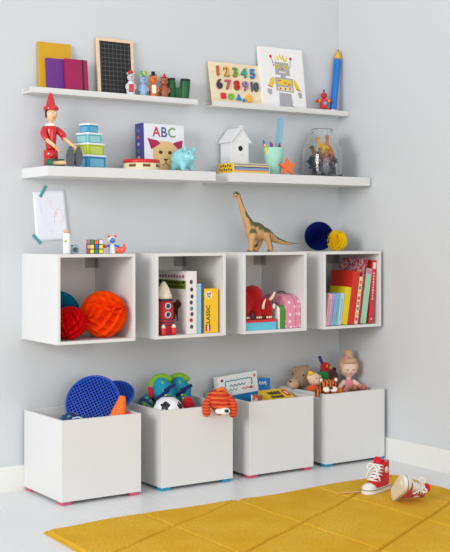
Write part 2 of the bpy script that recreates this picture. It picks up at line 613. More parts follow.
# four wooden animal skittles
def skittle(label, cx, hgt, bodyc, headc, r, hat, extra):
    t = thing('animal_skittle', label, 'toy figure', (cx, -0.0565, LZ), (0, 0, -0.35), 'wooden animal skittles')
    s = hgt
    bm_ = paint('skittle_' + extra, bodyc)
    hm = paint('skittle_head_' + extra, headc)
    lathe('body', [(r * .62, 0), (r * .72, s * .015), (r * .6, s * .06), (r * .85, s * .16), (r * .98, s * .30), (r * .86, s * .44), (r * .55, s * .53), (r * .42, s * .56)], bm_, t, seg=20)
    hd = ball('head', (r * .82, r * .82, r * .84), hm, t, (0, 0, s * .67))
    for sx in (-1, 1):
        ball('ear', r * .26, hm, t, (sx * r * .66, 0, s * .79), sub=1)
        ball('eye', r * .11, INK, hd, (sx * r * .3, -r * .75, r * .18), sub=1)
        tube('arm', [(sx * r * .8, -r * .1, s * .46), (sx * r * 1.05, -r * .45, s * .34), (sx * r * .55, -r * .9, s * .28)], [r * .2, r * .2, r * .16], hm, t, seg=8)
        ball('shoe', (r * .36, r * .55, r * .24), paint('skittle_shoe_' + extra, (150, 40, 40) if extra != 'brown' else (60, 48, 44)), t, (sx * r * .45, -r * .3, r * .22), sub=1)
    ball('snout', r * .34, hm, hd, (0, -r * .8, -r * .12), sub=1)
    ball('nose', r * .14, INK, hd, (0, -r * 1.1, -r * .05), sub=1)
    if hat == 'cap':
        lathe('hat', [(r * .62, 0), (r * .55, s * .05), (r * .3, s * .09), (0, s * .11)], paint('red_toy_paint', (196, 34, 40)), t, (0, 0, s * .80), (0, -0.25, 0), 16)
        box('waistcoat', -r * .55, r * .55, -r * 1.06, -r * .6, s * .2, s * .45, paint('red_toy_paint', (196, 34, 40)), t, 0.003)
    elif hat == 'ball':
        bb = ball('balanced_ball', r * .82, paint('lime_toy_paint', (170, 206, 60)), t, (0, 0, s * .875))
        lathe('ball_band', [(r * .84, -r * .2), (r * .86, 0), (r * .84, r * .2), (r * .8, r * .2), (r * .8, -r * .2)], paint('teal_toy_paint', (30, 150, 170)), bb, (0, 0, 0), (0.4, 1.1, 0), 18)
        ball('ball_cap', (r * .5, r * .5, r * .25), paint('red_toy_paint', (196, 34, 40)), bb, (r * .55, 0, r * .38), (0, 0.9, 0), 1)
    elif hat == 'top':
        lathe('hat', [(r * .72, 0), (r * .72, s * .015), (r * .44, s * .02), (r * .42, s * .12), (0, s * .12)], INK, t, (0, 0, s * .82), (0, -0.1, 0), 16)
        box('bib', -r * .45, r * .45, -r * 1.02, -r * .6, s * .22, s * .5, paint('white_toy_paint', (235, 232, 226)), t, 0.003)
    else:
        lathe('hat', [(r * .5, 0), (r * .3, s * .07), (0, s * .17)], paint('red_toy_paint', (196, 34, 40)), t, (0, 0, s * .80), (0, 0.05, 0), 16)
        lathe('scarf', [(r * .62, -s * .02), (r * .75, 0), (r * .62, s * .02), (r * .5, 0)], paint('red_toy_paint', (196, 34, 40)), t, (0, 0, s * .53), seg=16)
skittle('white wooden bear skittle with red cap and waistcoat', 0.490, 0.142, (226, 226, 228), (206, 206, 210), 0.0205, 'cap', 'white')
skittle('pale blue wooden skittle balancing a lime ball on its head', 0.553, 0.130, (142, 176, 214), (152, 186, 220), 0.0200, 'ball', 'blue')
skittle('orange wooden tiger skittle wearing a black top hat', 0.606, 0.138, (226, 112, 22), (232, 118, 24), 0.0210, 'top', 'orange')
skittle('brown wooden skittle with pointed red hat and scarf', 0.662, 0.134, (156, 88, 54), (172, 100, 62), 0.0215, 'cone', 'brown')

# binoculars
t = thing('binoculars', 'green toy binoculars standing on end beside the skittles', 'binoculars', (0.741, -0.044, LZ), (0, 0, -0.2))
GRN = mat('green_rubber', (10, 88, 44), 0.5)
for sx in (-1, 1):
    lathe('barrel', [(0.019, 0), (0.020, 0.004), (0.0225, 0.05), (0.0235, 0.095), (0.0225, 0.1)], GRN, t, (sx * 0.030, 0, 0), (0, sx * 0.06, 0), 24)
    e = lathe('eyecup', [(0.0215, 0), (0.0235, 0.003), (0.0235, 0.010), (0.0195, 0.012), (0.017, 0.007), (0, 0.006)], mat('black_rubber', (30, 34, 32), 0.6), t, (sx * 0.036, 0, 0.0985), (0, sx * 0.06, 0), 24)
    lathe('lens', [(0.0165, 0), (0, 0.002)], mat('dark_lens', (18, 24, 28), 0.05), e, (0, 0, 0.0072), seg=20)
box('bridge', -0.018, 0.018, -0.010, 0.010, 0.022, 0.070, GRN, t, 0.005)
lathe('focus_wheel', [(0.010, 0), (0.011, 0.003), (0.011, 0.017), (0.010, 0.02)], mat('black_rubber', (30, 34, 32)), t, (0, 0, 0.002), seg=18)

# number puzzle board
t = thing('number_puzzle', 'wooden number puzzle board with coloured numerals and shapes', 'puzzle', (0.922, -0.052, LZ), (-0.19, 0, 0))
PLY = wood_mat('puzzle_plywood', (226, 206, 170), (238, 220, 188), 4)
box('board', 0, 0.292, -0.008, 0, 0, 0.212, PLY, t, 0.001)
SHADOWW = mat('painted_numeral_shade', (150, 120, 84), 0.8)
numc = [(214, 92, 60), (222, 170, 48), (112, 172, 62), (24, 164, 160), (30, 140, 196), (36, 54, 84), (206, 84, 112), (200, 34, 52), (160, 120, 186), (70, 98, 116)]
for i, s in enumerate('1 2 3 4 5 6 7 8 9 10'.split()):
    px = 0.048 + (i % 5) * 0.0495
    pz = (0.167 if i < 5 else 0.103) 
    n = text('numeral', s, 0.062, paint('numeral_paint_%d' % i, numc[i]), t, (px, -0.0125, pz), depth=0.0035, fat=0.0010, sx=1.0 if s != '10' else 0.8)
    text('numeral_shade', s, 0.062, SHADOWW, t, (px - 0.003, -0.0083, pz - 0.0025), depth=0.0002, fat=0.0034, sx=1.0 if s != '10' else 0.8)  # flat brown offset copy of the numeral, its shade painted on the board
for nm, pts, c in (('square_piece', rrect(0.027, 0.027, 0.002, 0.062, 0.047), (206, 40, 44)),
                   ('circle_piece', disc(0.0155, 0.106, 0.046), (112, 180, 48)),
                   ('triangle_piece', [(0.134, 0.031), (0.164, 0.031), (0.148, 0.062)], (20, 132, 190)),
                   ('triangle_piece', [(0.168, 0.026), (0.184, 0.026), (0.176, 0.042)], (20, 132, 190)),
                   ('sun_piece', star_pts(0.020, 0.015, 0.205, 0.044, 10), (236, 178, 60))):
    plate(nm, pts, -0.016, -0.008, paint(nm + '_paint', c), t)

# robot canvas
t = thing('robot_canvas', 'white canvas print of a grey robot with yellow crown and arms', 'picture', (1.206, -0.046, LZ), (-0.135, 0, 0))
w, h = 0.262, 0.306
box('canvas', 0, w, -0.020, 0, 0, h, cloth('white_canvas', (233, 232, 232), bump=0.15), t, 0.002)
SIL = spots('glitter_silver', (164, 164, 170), (206, 206, 212), 260, 0.25, 0.6)
YEL = spots('glitter_yellow', (224, 196, 50), (240, 218, 96), 260, 0.2, 0.6)
REDP = mat('print_red', (200, 36, 52), 0.6)
CRM = mat('print_cream', (226, 214, 168), 0.7)
LN = mat('print_grey', (120, 120, 126), 0.7)
def pr(name, pts, m, dy=0.0004):
    return plate(name, [(0.134 + (x - 0.128) * 1.10, z * 1.08 - 0.002) for x, z in pts], -0.020 - dy, -0.0199, m, t)
pr('printed_base', disc(0.048, 0.135, 0.016, 24, 0.009), LN)
pr('printed_skirt', [(0.096, 0.020), (0.168, 0.018), (0.164, 0.078), (0.098, 0.080)], SIL, 0.0006)
pr('printed_torso', [(0.086, 0.088), (0.180, 0.084), (0.178, 0.148), (0.080, 0.150)], SIL, 0.0006)
pr('printed_panel', [(0.095, 0.116), (0.170, 0.113), (0.170, 0.140), (0.095, 0.143)], YEL, 0.0009)
pr('printed_panel', [(0.095, 0.092), (0.172, 0.090), (0.172, 0.106), (0.095, 0.108)], CRM, 0.0009)
for cx in (0.107, 0.133, 0.159):
    pr('printed_button', disc(0.0052, cx, 0.099, 12), REDP, 0.0012)
for a, b_ in ((0.105, 0.136), (0.135, 0.126), (0.156, 0.120)):
    pr('printed_dial', [(a - .007, b_ - .0025), (a + .007, b_ - .003), (a + .007, b_ + .002), (a - .007, b_ + .0025)], REDP, 0.0012)
pr('printed_neck', [(0.113, 0.150), (0.142, 0.149), (0.140, 0.162), (0.114, 0.163)], SIL)
pr('printed_head', [(0.086, 0.162), (0.166, 0.160), (0.160, 0.218), (0.086, 0.220)], SIL, 0.0006)
for cx, cz in ((0.100, 0.200), (0.145, 0.199)):
    pr('printed_eye', disc(0.010, cx, cz, 14), YEL, 0.0009)
    pr('printed_pupil', disc(0.004, cx, cz, 10), LN, 0.0012)
pr('printed_nose', disc(0.004, 0.124, 0.188, 10), REDP, 0.0009)
pr('printed_mouth', [(0.106, 0.172), (0.144, 0.171), (0.144, 0.177), (0.106, 0.178)], CRM, 0.0009)
pr('printed_crown', [(0.078, 0.254), (0.094, 0.226), (0.100, 0.252), (0.110, 0.236), (0.116, 0.264), (0.124, 0.236), (0.134, 0.258), (0.141, 0.234), (0.160, 0.246), (0.150, 0.224), (0.136, 0.222), (0.130, 0.238), (0.124, 0.226), (0.114, 0.246), (0.108, 0.226), (0.099, 0.238), (0.092, 0.220)], YEL)
for pts in ([(0.080, 0.196), (0.068, 0.236), (0.071, 0.237), (0.084, 0.200)], [(0.166, 0.196), (0.172, 0.232), (0.175, 0.231), (0.169, 0.194)]):
    pr('printed_antenna', pts, LN)
for cx, cz in ((0.066, 0.243), (0.175, 0.240)):
    pr('printed_bulb', disc(0.0075, cx, cz, 14), REDP)
pr('printed_arm', [(0.076, 0.150), (0.056, 0.142), (0.042, 0.108), (0.062, 0.100), (0.078, 0.122)], YEL)
pr('printed_arm', [(0.182, 0.148), (0.196, 0.138), (0.216, 0.100), (0.198, 0.092), (0.182, 0.118)], YEL)
for cx, cz in ((0.051, 0.104), (0.207, 0.096)):
    pr('printed_cuff', [(cx - .013, cz + .004), (cx + .012, cz - .005), (cx + .012, cz - .001), (cx - .012, cz + .008)], REDP, 0.0009)
pr('printed_hand', [(0.036, 0.096), (0.060, 0.092), (0.060, 0.072), (0.048, 0.066), (0.036, 0.076)], SIL)
pr('printed_hand', [(0.200, 0.088), (0.222, 0.086), (0.224, 0.064), (0.212, 0.058), (0.204, 0.066)], SIL)

# little robot toy
t = thing('toy_robot', 'little red and yellow wooden robot toy with outstretched arms', 'toy robot', (1.590, -0.045, LZ), (0, 0, -0.35))
RT = paint('red_toy_paint', (196, 34, 40)); YT = paint('yellow_toy_paint', (236, 178, 34)); BT = paint('blue_toy_paint', (24, 92, 168))
box('torso', -0.017, 0.017, -0.014, 0.014, 0.028, 0.076, RT, t, 0.004)
lathe('dial', [(0.009, 0), (0.009, 0.003), (0, 0.003)], paint('dial_blue', (120, 170, 206)), t, (0.002, -0.014, 0.053), (PI / 2, 0, 0), 14)
for sx in (-1, 1):
    box('leg', sx * 0.011 - 0.008, sx * 0.011 + 0.008, -0.010, 0.010, 0.008, 0.030, RT, t, 0.002)
    box('foot', sx * 0.012 - 0.011, sx * 0.012 + 0.011, -0.018, 0.012, 0, 0.012, YT, t, 0.003)
    a = tube('arm', [(sx * 0.018, 0, 0.066), (sx * 0.029, -0.002, 0.064)], 0.0065, YT, t, seg=10)
    ball('hand', 0.0085, RT, a, (sx * 0.034, -0.002, 0.065))
    ball('eye', 0.0035, INK, t, (sx * 0.006, -0.0135, 0.094), sub=1)
ball('head', (0.0165, 0.0155, 0.0165), RT, t, (0, 0, 0.092))
tube('antenna', [(0, 0, 0.106), (0, 0, 0.116)], 0.004, BT, t, seg=10)
ball('antenna_tip', 0.0055, BT, t, (0, 0, 0.118), sub=1)

# giant pencil leaning in the corner
d = Vector((1.7035, -0.022, 2.000)) - Vector((1.642, -0.050, LZ))
t = thing('giant_pencil', 'oversized blue pencil with a yellow point leaning in the corner', 'pencil', (1.642, -0.050, LZ + 0.003), d.to_track_quat('Z', 'X').to_euler())
L = d.length - 0.003
PB = mat('pencil_blue', (16, 112, 196), 0.4)
lathe('shaft', [(0.0175, 0.022), (0.0175, L - 0.052)], PB, t, seg=6, smooth=False)
lathe('ferrule', [(0.0145, 0), (0.0155, 0.003), (0.0155, 0.022)], mat('cream_end', (226, 220, 206), 0.5), t, seg=18)
lathe('sharpened_wood', [(0.0175, L - 0.052), (0.0055, L - 0.010)], mat('pencil_yellow', (236, 172, 20), 0.5), t, seg=18)
lathe('lead', [(0.0055, L - 0.010), (0.0010, L)], mat('pencil_lead', (92, 70, 54), 0.5), t, seg=12)

# ------------------------------------------------------------------ deep shelf left
SZ = 1.3472
# seated wooden puppet
PR_ = mat('puppet_red_gloss', (200, 22, 32), 0.22, var=0.03, coat=0.4)
SKIN = mat('turned_wood_skin', (232, 186, 140), 0.4)
SOLE = mat('slate_sole', (84, 86, 94), 0.7)
t = thing('wooden_puppet', 'seated wooden puppet in red with a cone hat and grey soles', 'puppet', (0.085, -0.100, SZ), (0, 0, 0.05))
lathe('hips', [(0.026, 0.002), (0.030, 0.010), (0.030, 0.034), (0.028, 0.038), (0.030, 0.040), (0.030, 0.070), (0.027, 0.074)], PR_, t, seg=26)
lathe('torso', [(0.019, 0.072), (0.022, 0.10), (0.026, 0.150), (0.026, 0.166), (0.022, 0.174), (0.012, 0.177)], PR_, t, seg=26)
lathe('collar', [(0.012, 0.172), (0.024, 0.174), (0.026, 0.178), (0.020, 0.184), (0.010, 0.187)], mat('puppet_white', (238, 236, 230), 0.4), t, seg=24)
lathe('neck', [(0.007, 0.184), (0.007, 0.200)], SKIN, t, seg=14)
hd = ball('head', (0.0235, 0.0245, 0.029), SKIN, t, (0.001, -0.003, 0.222), sub=3)
blob('hair', [('e', (0.0, 0.007, 0.012), (0.0255, 0.023, 0.022)), ('e', (-0.018, 0.004, -0.002), (0.009, 0.012, 0.015)), ('e', (0.018, 0.004, -0.002), (0.009, 0.012, 0.015))], mat('puppet_hair', (32, 26, 26), 0.5), hd, 0.003, 2)
for sx in (-1, 1):
    ball('eye', (0.0045, 0.002, 0.0055), mat('puppet_white', (238, 236, 230)), hd, (sx * 0.009, -0.0225, 0.004), sub=2)
    ball('pupil', (0.0024, 0.0015, 0.003), INK, hd, (sx * 0.009, -0.0243, 0.004), sub=1)
ball('nose', 0.0042, SKIN, hd, (0, -0.026, -0.004), sub=2)
tube('mouth', [(-0.007, -0.0225, -0.012), (0, -0.0236, -0.0145), (0.007, -0.0225, -0.012)], 0.0009, mat('print_red', (200, 36, 52)), hd, seg=6, n=3)
hat = lathe('hat', [(0.030, 0), (0.032, 0.004), (0.032, 0.012), (0.026, 0.018), (0.020, 0.022), (0.010, 0.064), (0.006, 0.072), (0, 0.075)], PR_, t, (0.001, 0.0, 0.240), (-0.05, 0, 0), 26)
for sx, el, hn, ft_x in ((-1, (-0.037, -0.026, 0.118), (-0.014, -0.070, 0.082), 0.020), (1, (0.046, -0.030, 0.124), (0.060, -0.092, 0.086), 0.058)):
    el, hn = Vector(el), Vector(hn)
    blob('upper_arm', [('l', [(sx * 0.030, -0.002, 0.160), (el.x + 0.002 * sx, el.y * 0.45, 0.140), tuple(el)], [0.0145, 0.0155, 0.0115])], PR_, t, 0.003, 3)
    fa = tube('forearm', [tuple(el), tuple(el.lerp(hn, 0.5)), tuple(hn)], [0.0085, 0.008, 0.0065], SKIN, t)
    dv = (hn - el).normalized()
    sd_ = dv.cross(Vector((0, 0, 1))).normalized()
    hp = hn + dv * 0.008
    its = [('e', tuple(hp), (0.008, 0.010, 0.007)), ('l', [tuple(hp - sd_ * sx * 0.006), tuple(hp - sd_ * sx * 0.011 + dv * 0.007)], [0.0035, 0.003])]
    for q in (-1.4, -0.5, 0.5, 1.4):
        its.append(('l', [tuple(hp + dv * 0.006 + sd_ * q * 0.0042), tuple(hp + dv * (0.019 - abs(q) * 0.002) + sd_ * q * 0.0045 + Vector((0, 0, -0.004)))], [0.0032, 0.0025]))
    blob('hand', its, SKIN, fa, 0.0018, 2)
    lathe('trouser_leg', [(0.0165, 0), (0.0185, 0.004), (0.0175, 0.036), (0.0145, 0.04)], mat('puppet_green', (18, 98, 74), 0.35), t, (sx * 0.020, -0.012, 0.0195), (PI / 2, 0, 0.25), 20)
    tube('shin', [(sx * 0.020 + 0.008, -0.048, 0.018), (ft_x, -0.122, 0.018)], [0.0085, 0.0085], SKIN, t, smooth_path=False)
    ft = blob('shoe', [('e', (0, 0, 0.024), (0.0145, 0.014, 0.0225)), ('e', (0, -0.002, 0.050), (0.0125, 0.010, 0.020))], SOLE, t, 0.003, 3, loc=(ft_x, -0.122, 0), rot=(0, 0, -0.22))
    plate('sole', [(x * 0.0180 * (1.0 if z < 0 else 1.0 - 0.25 * z), 0.0425 + z * 0.0420) for x, z in disc(1, 0, 0, 24)], -0.020, -0.011, SOLE, ft, bev=0.0015)

# stack of four square boxes
def lunch_box(label, side, z, hgt, c, pale, ang, cx=0.250, cy=-0.125):
    t = thing('snack_box', label, 'box', (cx, cy, z), (0, 0, ang), 'stack of lidded boxes')
    s = side / 2
    lm = mat('white_box_lid', (238, 240, 240), 0.35)
    pm = mat('boxpale_%d_%d' % (pale[0], pale[1]), pale, 0.3)
    slab('tub', rrect(side, side, 0.009), 0, hgt - 0.0075, mat('boxplastic_%d_%d' % (c[0], c[1]), c, 0.25), t)
    for a in (0, -PI / 2):
        plate('window', rrect(side * .72, (hgt - .0075) * .70, 0.004, 0, (hgt - .0075) * .48), -s - 0.0008, -s + 0.002, pm, t, rot=(0, 0, a))
    slab('lid', rrect(side + 0.006, side + 0.006, 0.011), hgt - 0.0075, hgt, lm, t, bev=0.0015)
    return z + hgt
z = lunch_box('large blue box with white lid at the bottom of the stack', 0.104, SZ, 0.057, (10, 128, 184), (110, 178, 208), 0.22)
z = lunch_box('lime green box with white lid in the box stack', 0.094, z, 0.050, (166, 188, 22), (196, 208, 96), 0.24)
z = lunch_box('pale aqua box with white lid in the box stack', 0.080, z, 0.044, (96, 176, 192), (150, 202, 208), 0.22)
z = lunch_box('smallest blue box with white lid on top of the stack', 0.059, z, 0.040, (14, 128, 182), (92, 170, 204), 0.26)

# ABC board book
t = thing('board_book', 'thick ABC board book with a cat face on its cover', 'book', (0.520, -0.112, SZ + 0.001), (-0.05, 0, 0.05))
W, H, T = 0.226, 0.212, 0.052
ABCW = mat('abc_cover', (226, 228, 234), 0.4)
box('pages', 0.004, W - 0.002, 0.002, T - 0.002, 0.002, H - 0.002, PAPER, t, 0)
box('front_cover', 0, W, 0, 0.003, 0, H, ABCW, t, 0.001)
box('back_cover', 0, W, T - 0.003, T, 0, H, ABCW, t, 0.001)
sp = box('spine', -0.002, 0.004, 0, T, 0, H, mat('abc_spine', (62, 58, 128), 0.45), t, 0.001)
for k in range(6):
    plate('spine_picture', rrect(0.018, 0.014, 0.003, 0, 0), -0.0005, 0.0005, mat('spine_print_%d' % k, [(160, 60, 90), (190, 150, 70), (80, 120, 100), (150, 150, 180), (170, 90, 70), (96, 110, 180)][k], 0.6), sp, (-0.0021, T / 2, 0.03 + k * 0.030), (0, 0, PI / 2))
box('spine_edge', 0, 0.010, -0.0006, 0, 0.0, H, mat('abc_spine', (62, 58, 128)), t, 0)
for ch, cx, c in (('A', 0.076, (196, 44, 48)), ('B', 0.116, (52, 70, 150)), ('C', 0.158, (104, 150, 52))):
    text('letter', ch, 0.062, mat('letter_' + ch, c, 0.5), t, (cx, -0.0008, 0.174), fat=0.0006)
FUR = mat('cat_print', (222, 184, 128), 0.7, var=0.1, vscale=160)
MAG = spots('cat_ear_print', (172, 24, 82), (196, 60, 110), 200, 0.2, 0.7)
def cp(nm, pts, m, dy):
    plate(nm, [(0.122 + (x - 0.097) * 1.36, z * 1.08) for x, z in pts], -dy, 0.0, m, t)
cp('cat_face', rrect(0.098, 0.126, 0.040, 0.097, 0.063, n=8, corners=(0, 0, 1, 1)), FUR, 0.0008)
cp('cat_ear', [(0.028, 0.136), (0.042, 0.090), (0.078, 0.116), (0.066, 0.128)], MAG, 0.0012)
cp('cat_ear', [(0.166, 0.134), (0.160, 0.082), (0.126, 0.118), (0.140, 0.126)], MAG, 0.0012)
for cx in (0.078, 0.114):
    cp('cat_eye', disc(0.0075, cx, 0.080, 14), mat('cat_eye_print', (62, 42, 34), 0.5), 0.0013)
cp('cat_nose', [(0.086, 0.054), (0.108, 0.054), (0.097, 0.043)], mat('cat_nose_print', (70, 44, 40), 0.6), 0.0013)
tube('cat_mouth', [(0.104, -0.001, 0.029), (0.116, -0.001, 0.034), (0.122, -0.001, 0.046), (0.128, -0.001, 0.034), (0.142, -0.001, 0.028)], 0.0013, mat('cat_nose_print', (70, 44, 40)), t, seg=6, n=3)

# tambourine
t = thing('tambourine', 'cream toy tambourine with a red rim lying before the ABC book', 'tambourine', (0.482, -0.165, SZ), (0, 0, -0.55))
lathe('shell', [(0.076, 0), (0.078, 0.002), (0.078, 0.034), (0.070, 0.034), (0.070, 0.002)], wood_mat('tambourine_wood', (228, 212, 172), (238, 224, 190), 5), t, seg=40)
lathe('red_rim', [(0.0785, 0.029), (0.0795, 0.031), (0.0795, 0.043), (0.077, 0.045), (0, 0.045)], mat('tambourine_red', (198, 30, 38), 0.4), t, seg=40)
for k, a in enumerate((-2.05, -1.25, -0.4, 0.8, 2.0, 2.9)):
    sl = box('slot', -0.016, 0.016, -0.002, 0.001, -0.006, 0.006, mat('slot_brown', (104, 62, 34), 0.6), t, 0.0008, (0.0775 * math.cos(a), 0.0775 * math.sin(a), 0.018), (0, 0, a + PI / 2))
    lathe('jingle', [(0, 0.001), (0.011, 0), (0.011, 0.0012), (0, 0.003)], mat('brass_jingle', (190, 160, 96), 0.3), sl, (0, -0.001, 0), seg=16)

# piggy bank
AQ = mat('aqua_ceramic', (140, 208, 216), 0.2, var=0.02, coat=0.3)
t = thing('piggy_bank', 'shiny aqua ceramic piggy bank', 'piggy bank', (0.688, -0.170, SZ), (0, 0, -1.28))
t.scale = (1.18, 1.18, 1.14)
blob('body', [('e', (0, 0, 0.050), (0.048, 0.042, 0.042)), ('e', (0.034, -0.006, 0.056), (0.026, 0.030, 0.030)), ('l', [(0.048, -0.012, 0.052), (0.064, -0.016, 0.050)], [0.014, 0.0125]),
     ('l', [(-0.022, -0.022, 0.022), (-0.024, -0.024, 0.009)], [0.014, 0.0095]), ('l', [(0.022, -0.022, 0.022), (0.024, -0.024, 0.009)], [0.014, 0.0095]),
     ('l', [(-0.022, 0.022, 0.022), (-0.024, 0.024, 0.009)], [0.014, 0.0095]), ('l', [(0.022, 0.022, 0.022), (0.024, 0.024, 0.009)], [0.014, 0.0095])], AQ, t, 0.003, 9)
for sy in (-1, 1):
    ear = lathe('ear', [(0.013, 0), (0.012, 0.008), (0.0065, 0.020), (0, 0.027)], AQ, t, (0.032, -0.004 + sy * 0.021, 0.076), (-sy * 0.45, 0.35, 0), 14, flat=0.5)
    ball('nostril', 0.0022, mat('aqua_dark', (70, 140, 150), 0.4), t, (0.0765, -0.018 + sy * 0.005, 0.051), sub=1)
    ball('eye', 0.003, mat('aqua_dark', (70, 140, 150)), t, (0.053, -0.010 + sy * 0.017, 0.068), sub=1)
tube('tail', [(-0.046, 0, 0.056), (-0.056, 0.002, 0.062), (-0.054, 0.008, 0.068), (-0.048, 0.004, 0.066)], 0.003, AQ, t, seg=8)
box('coin_slot', -0.013, 0.013, -0.002, 0.002, 0.0895, 0.0925, mat('aqua_dark', (70, 140, 150)), t, 0.0006)

# ------------------------------------------------------------------ deep shelf right
t = thing('birdhouse', 'white wooden birdhouse with a round hole and chimney', 'birdhouse', (1.040, -0.064, SZ), (0, 0, 0))
BW = mat('birdhouse_white', (226, 226, 228), 0.6, var=0.02)
w, d, e, a = 0.047, 0.044, 0.156, 0.212
plate('front_wall', [(-w, 0.006), (w, 0.006), (w, e), (0, a), (-w, e)], -d, -d + 0.006, BW, t)
plate('back_wall', [(-w, 0.006), (w, 0.006), (w, e), (0, a), (-w, e)], d - 0.006, d, BW, t)
for sx in (-1, 1):
    box('side_wall', sx * w - 0.003, sx * w + 0.003, -d + 0.001, d - 0.001, 0.006, e, BW, t, 0.0008)
    rl = math.hypot(w, a - e) + 0.013
    box('roof_panel', -0.001, rl, -d - 0.010, d + 0.008, 0, 0.007, BW, t, 0.001, (0, 0, a), (0, math.atan2(a - e, w) if sx > 0 else PI - math.atan2(a - e, w), 0)) if sx > 0 else box('roof_panel', -rl, 0.001, -d - 0.010, d + 0.008, 0, 0.007, BW, t, 0.001, (0, 0, a), (0, -math.atan2(a - e, w), 0))
box('floor_board', -w - 0.006, w + 0.006, -d - 0.006, d + 0.006, 0, 0.007, BW, t, 0.001)
lathe('hole_shade_disc', [(0.0125, 0), (0.0125, 0.0012), (0, 0.0012)], mat('painted_hole_shade', (36, 28, 24), 0.9), t, (0.002, -d, 0.122), (PI / 2, 0, 0), 20)  # no real opening: dark disc on the wall paints the shade inside
lathe('hole_ring', [(0.0125, 0), (0.0125, 0.002), (0.0145, 0.002), (0.0145, 0)], BW, t, (0.002, -d, 0.122), (PI / 2, 0, 0), 20)
tube('perch', [(0.002, -d + 0.004, 0.096), (0.002, -d - 0.010, 0.096)], 0.003, BW, t, seg=8)
box('chimney', 0.008, 0.022, -0.036, -0.022, 0.180, 0.222, BW, t, 0.001)
box('chimney_cap', 0.005, 0.025, -0.039, -0.019, 0.222, 0.228, BW, t, 0.001)

t = thing('pencil_box', 'flat box with a yellow end and coloured stripes before the birdhouse', 'pencil box', (0.912, -0.238, SZ))
bx = box('box_body', 0, 0.205, 0, 0.118, 0, 0.045, mat('pencilbox_cream', (216, 202, 168), 0.5), t, 0.002)
for z0, z1, c in ((0.004, 0.009, (226, 196, 60)), (0.010, 0.015, (206, 120, 90)), (0.016, 0.023, (96, 150, 196)), (0.024, 0.029, (54, 66, 128)), (0.030, 0.034, (214, 190, 120)), (0.036, 0.041, (118, 132, 150))):
    box('printed_pencil', 0.006, 0.200, -0.0006, 0.0, z0, z1, mat('stripe_%d_%d' % (c[0], c[1]), c, 0.6), t, 0)
ye = box('yellow_end', -0.0012, 0.0, 0.001, 0.117, 0.001, 0.044, mat('yellow_tin', (232, 186, 24), 0.35), t, 0)
for k in range(11):
    plate('printed_mark', rrect(0.010, 0.009, 0.002, -0.012 - (k % 6) * 0.0185 - (k // 6) * 0.009, 0.013 + (k // 6) * 0.018 + (k % 2) * 0.003), -0.0006, 0.0002, INK, ye, (-0.0012, 0, 0), (0, 0, -PI / 2))

# cup with pencils and ruler
MINT = mat('mint_beaker', (166, 222, 204), 0.35, var=0.02)
t = thing('beaker', 'mint green plastic beaker holding pencils and a ruler', 'cup', (1.203, -0.150, SZ))
lathe('body', [(0.030, 0), (0.034, 0.002), (0.047, 0.126), (0.048, 0.129), (0.045, 0.129), (0.032, 0.006), (0, 0.005)], MINT, t, seg=32)
def pencil(label, base, top, c, tip):
    d = Vector(top) - Vector(base)
    p = thing('colouring_pencil', label, 'pencil', base, d.to_track_quat('Z', 'X').to_euler(), 'pencils in the beaker')
    L = d.length
    lathe('shaft', [(0.0052, 0), (0.0052, L - 0.018)], mat('pencil_%d_%d_%d' % c, c, 0.4), p, seg=8)
    lathe('tip', [(0.0052, L - 0.018), (0.0035, L - 0.004), (0, L)], mat('tip_%d_%d_%d' % tip, tip, 0.4), p, seg=10)
bz = SZ + 0.011
pencil('yellow pencil in the mint beaker', (1.200, -0.146, bz), (1.142, -0.162, SZ + 0.146), (238, 212, 40), (238, 212, 40))
pencil('bright blue capped pen in the mint beaker', (1.206, -0.138, bz), (1.146, -0.145, SZ + 0.166), (30, 128, 200), (30, 128, 200))
pencil('purple pencil in the mint beaker', (1.202, -0.158, bz), (1.168, -0.172, SZ + 0.158), (104, 70, 160), (104, 70, 160))
pencil('pink pencil in the mint beaker', (1.212, -0.150, bz), (1.186, -0.158, SZ + 0.152), (206, 80, 110), (206, 80, 110))
pencil('dark red pencil in the mint beaker', (1.214, -0.162, bz), (1.218, -0.178, SZ + 0.152), (156, 26, 48), (156, 26, 48))
t = thing('ruler', 'pale blue ruler standing in the mint beaker', 'ruler', (1.232, -0.128, bz), (0.02, 0.09, -0.3))
box('blade', -0.017, 0.017, -0.001, 0.001, 0, 0.268, mat('ruler_blue', (120, 170, 190), 0.3), t, 0.0004)
for k in range(24):
    box('ruler_mark', -0.017, -0.017 + (0.018 if k % 2 else 0.012), -0.0014, -0.001, 0.02 + k * 0.0102, 0.0218 + k * 0.0102, mat('ruler_ink', (84, 130, 156), 0.5), t, 0)

# star
t = plate('wooden_star', star_pts(0.046, 0.022, 0, 0.037), -0.009, 0.009, mat('orange_star_paint', (226, 100, 40), 0.55, var=0.06), None, (1.236, -0.215, SZ), (-0.12, 0, -0.35), bev=0.003)
tag(t, 'orange wooden star leaning against the beaker', 'star')

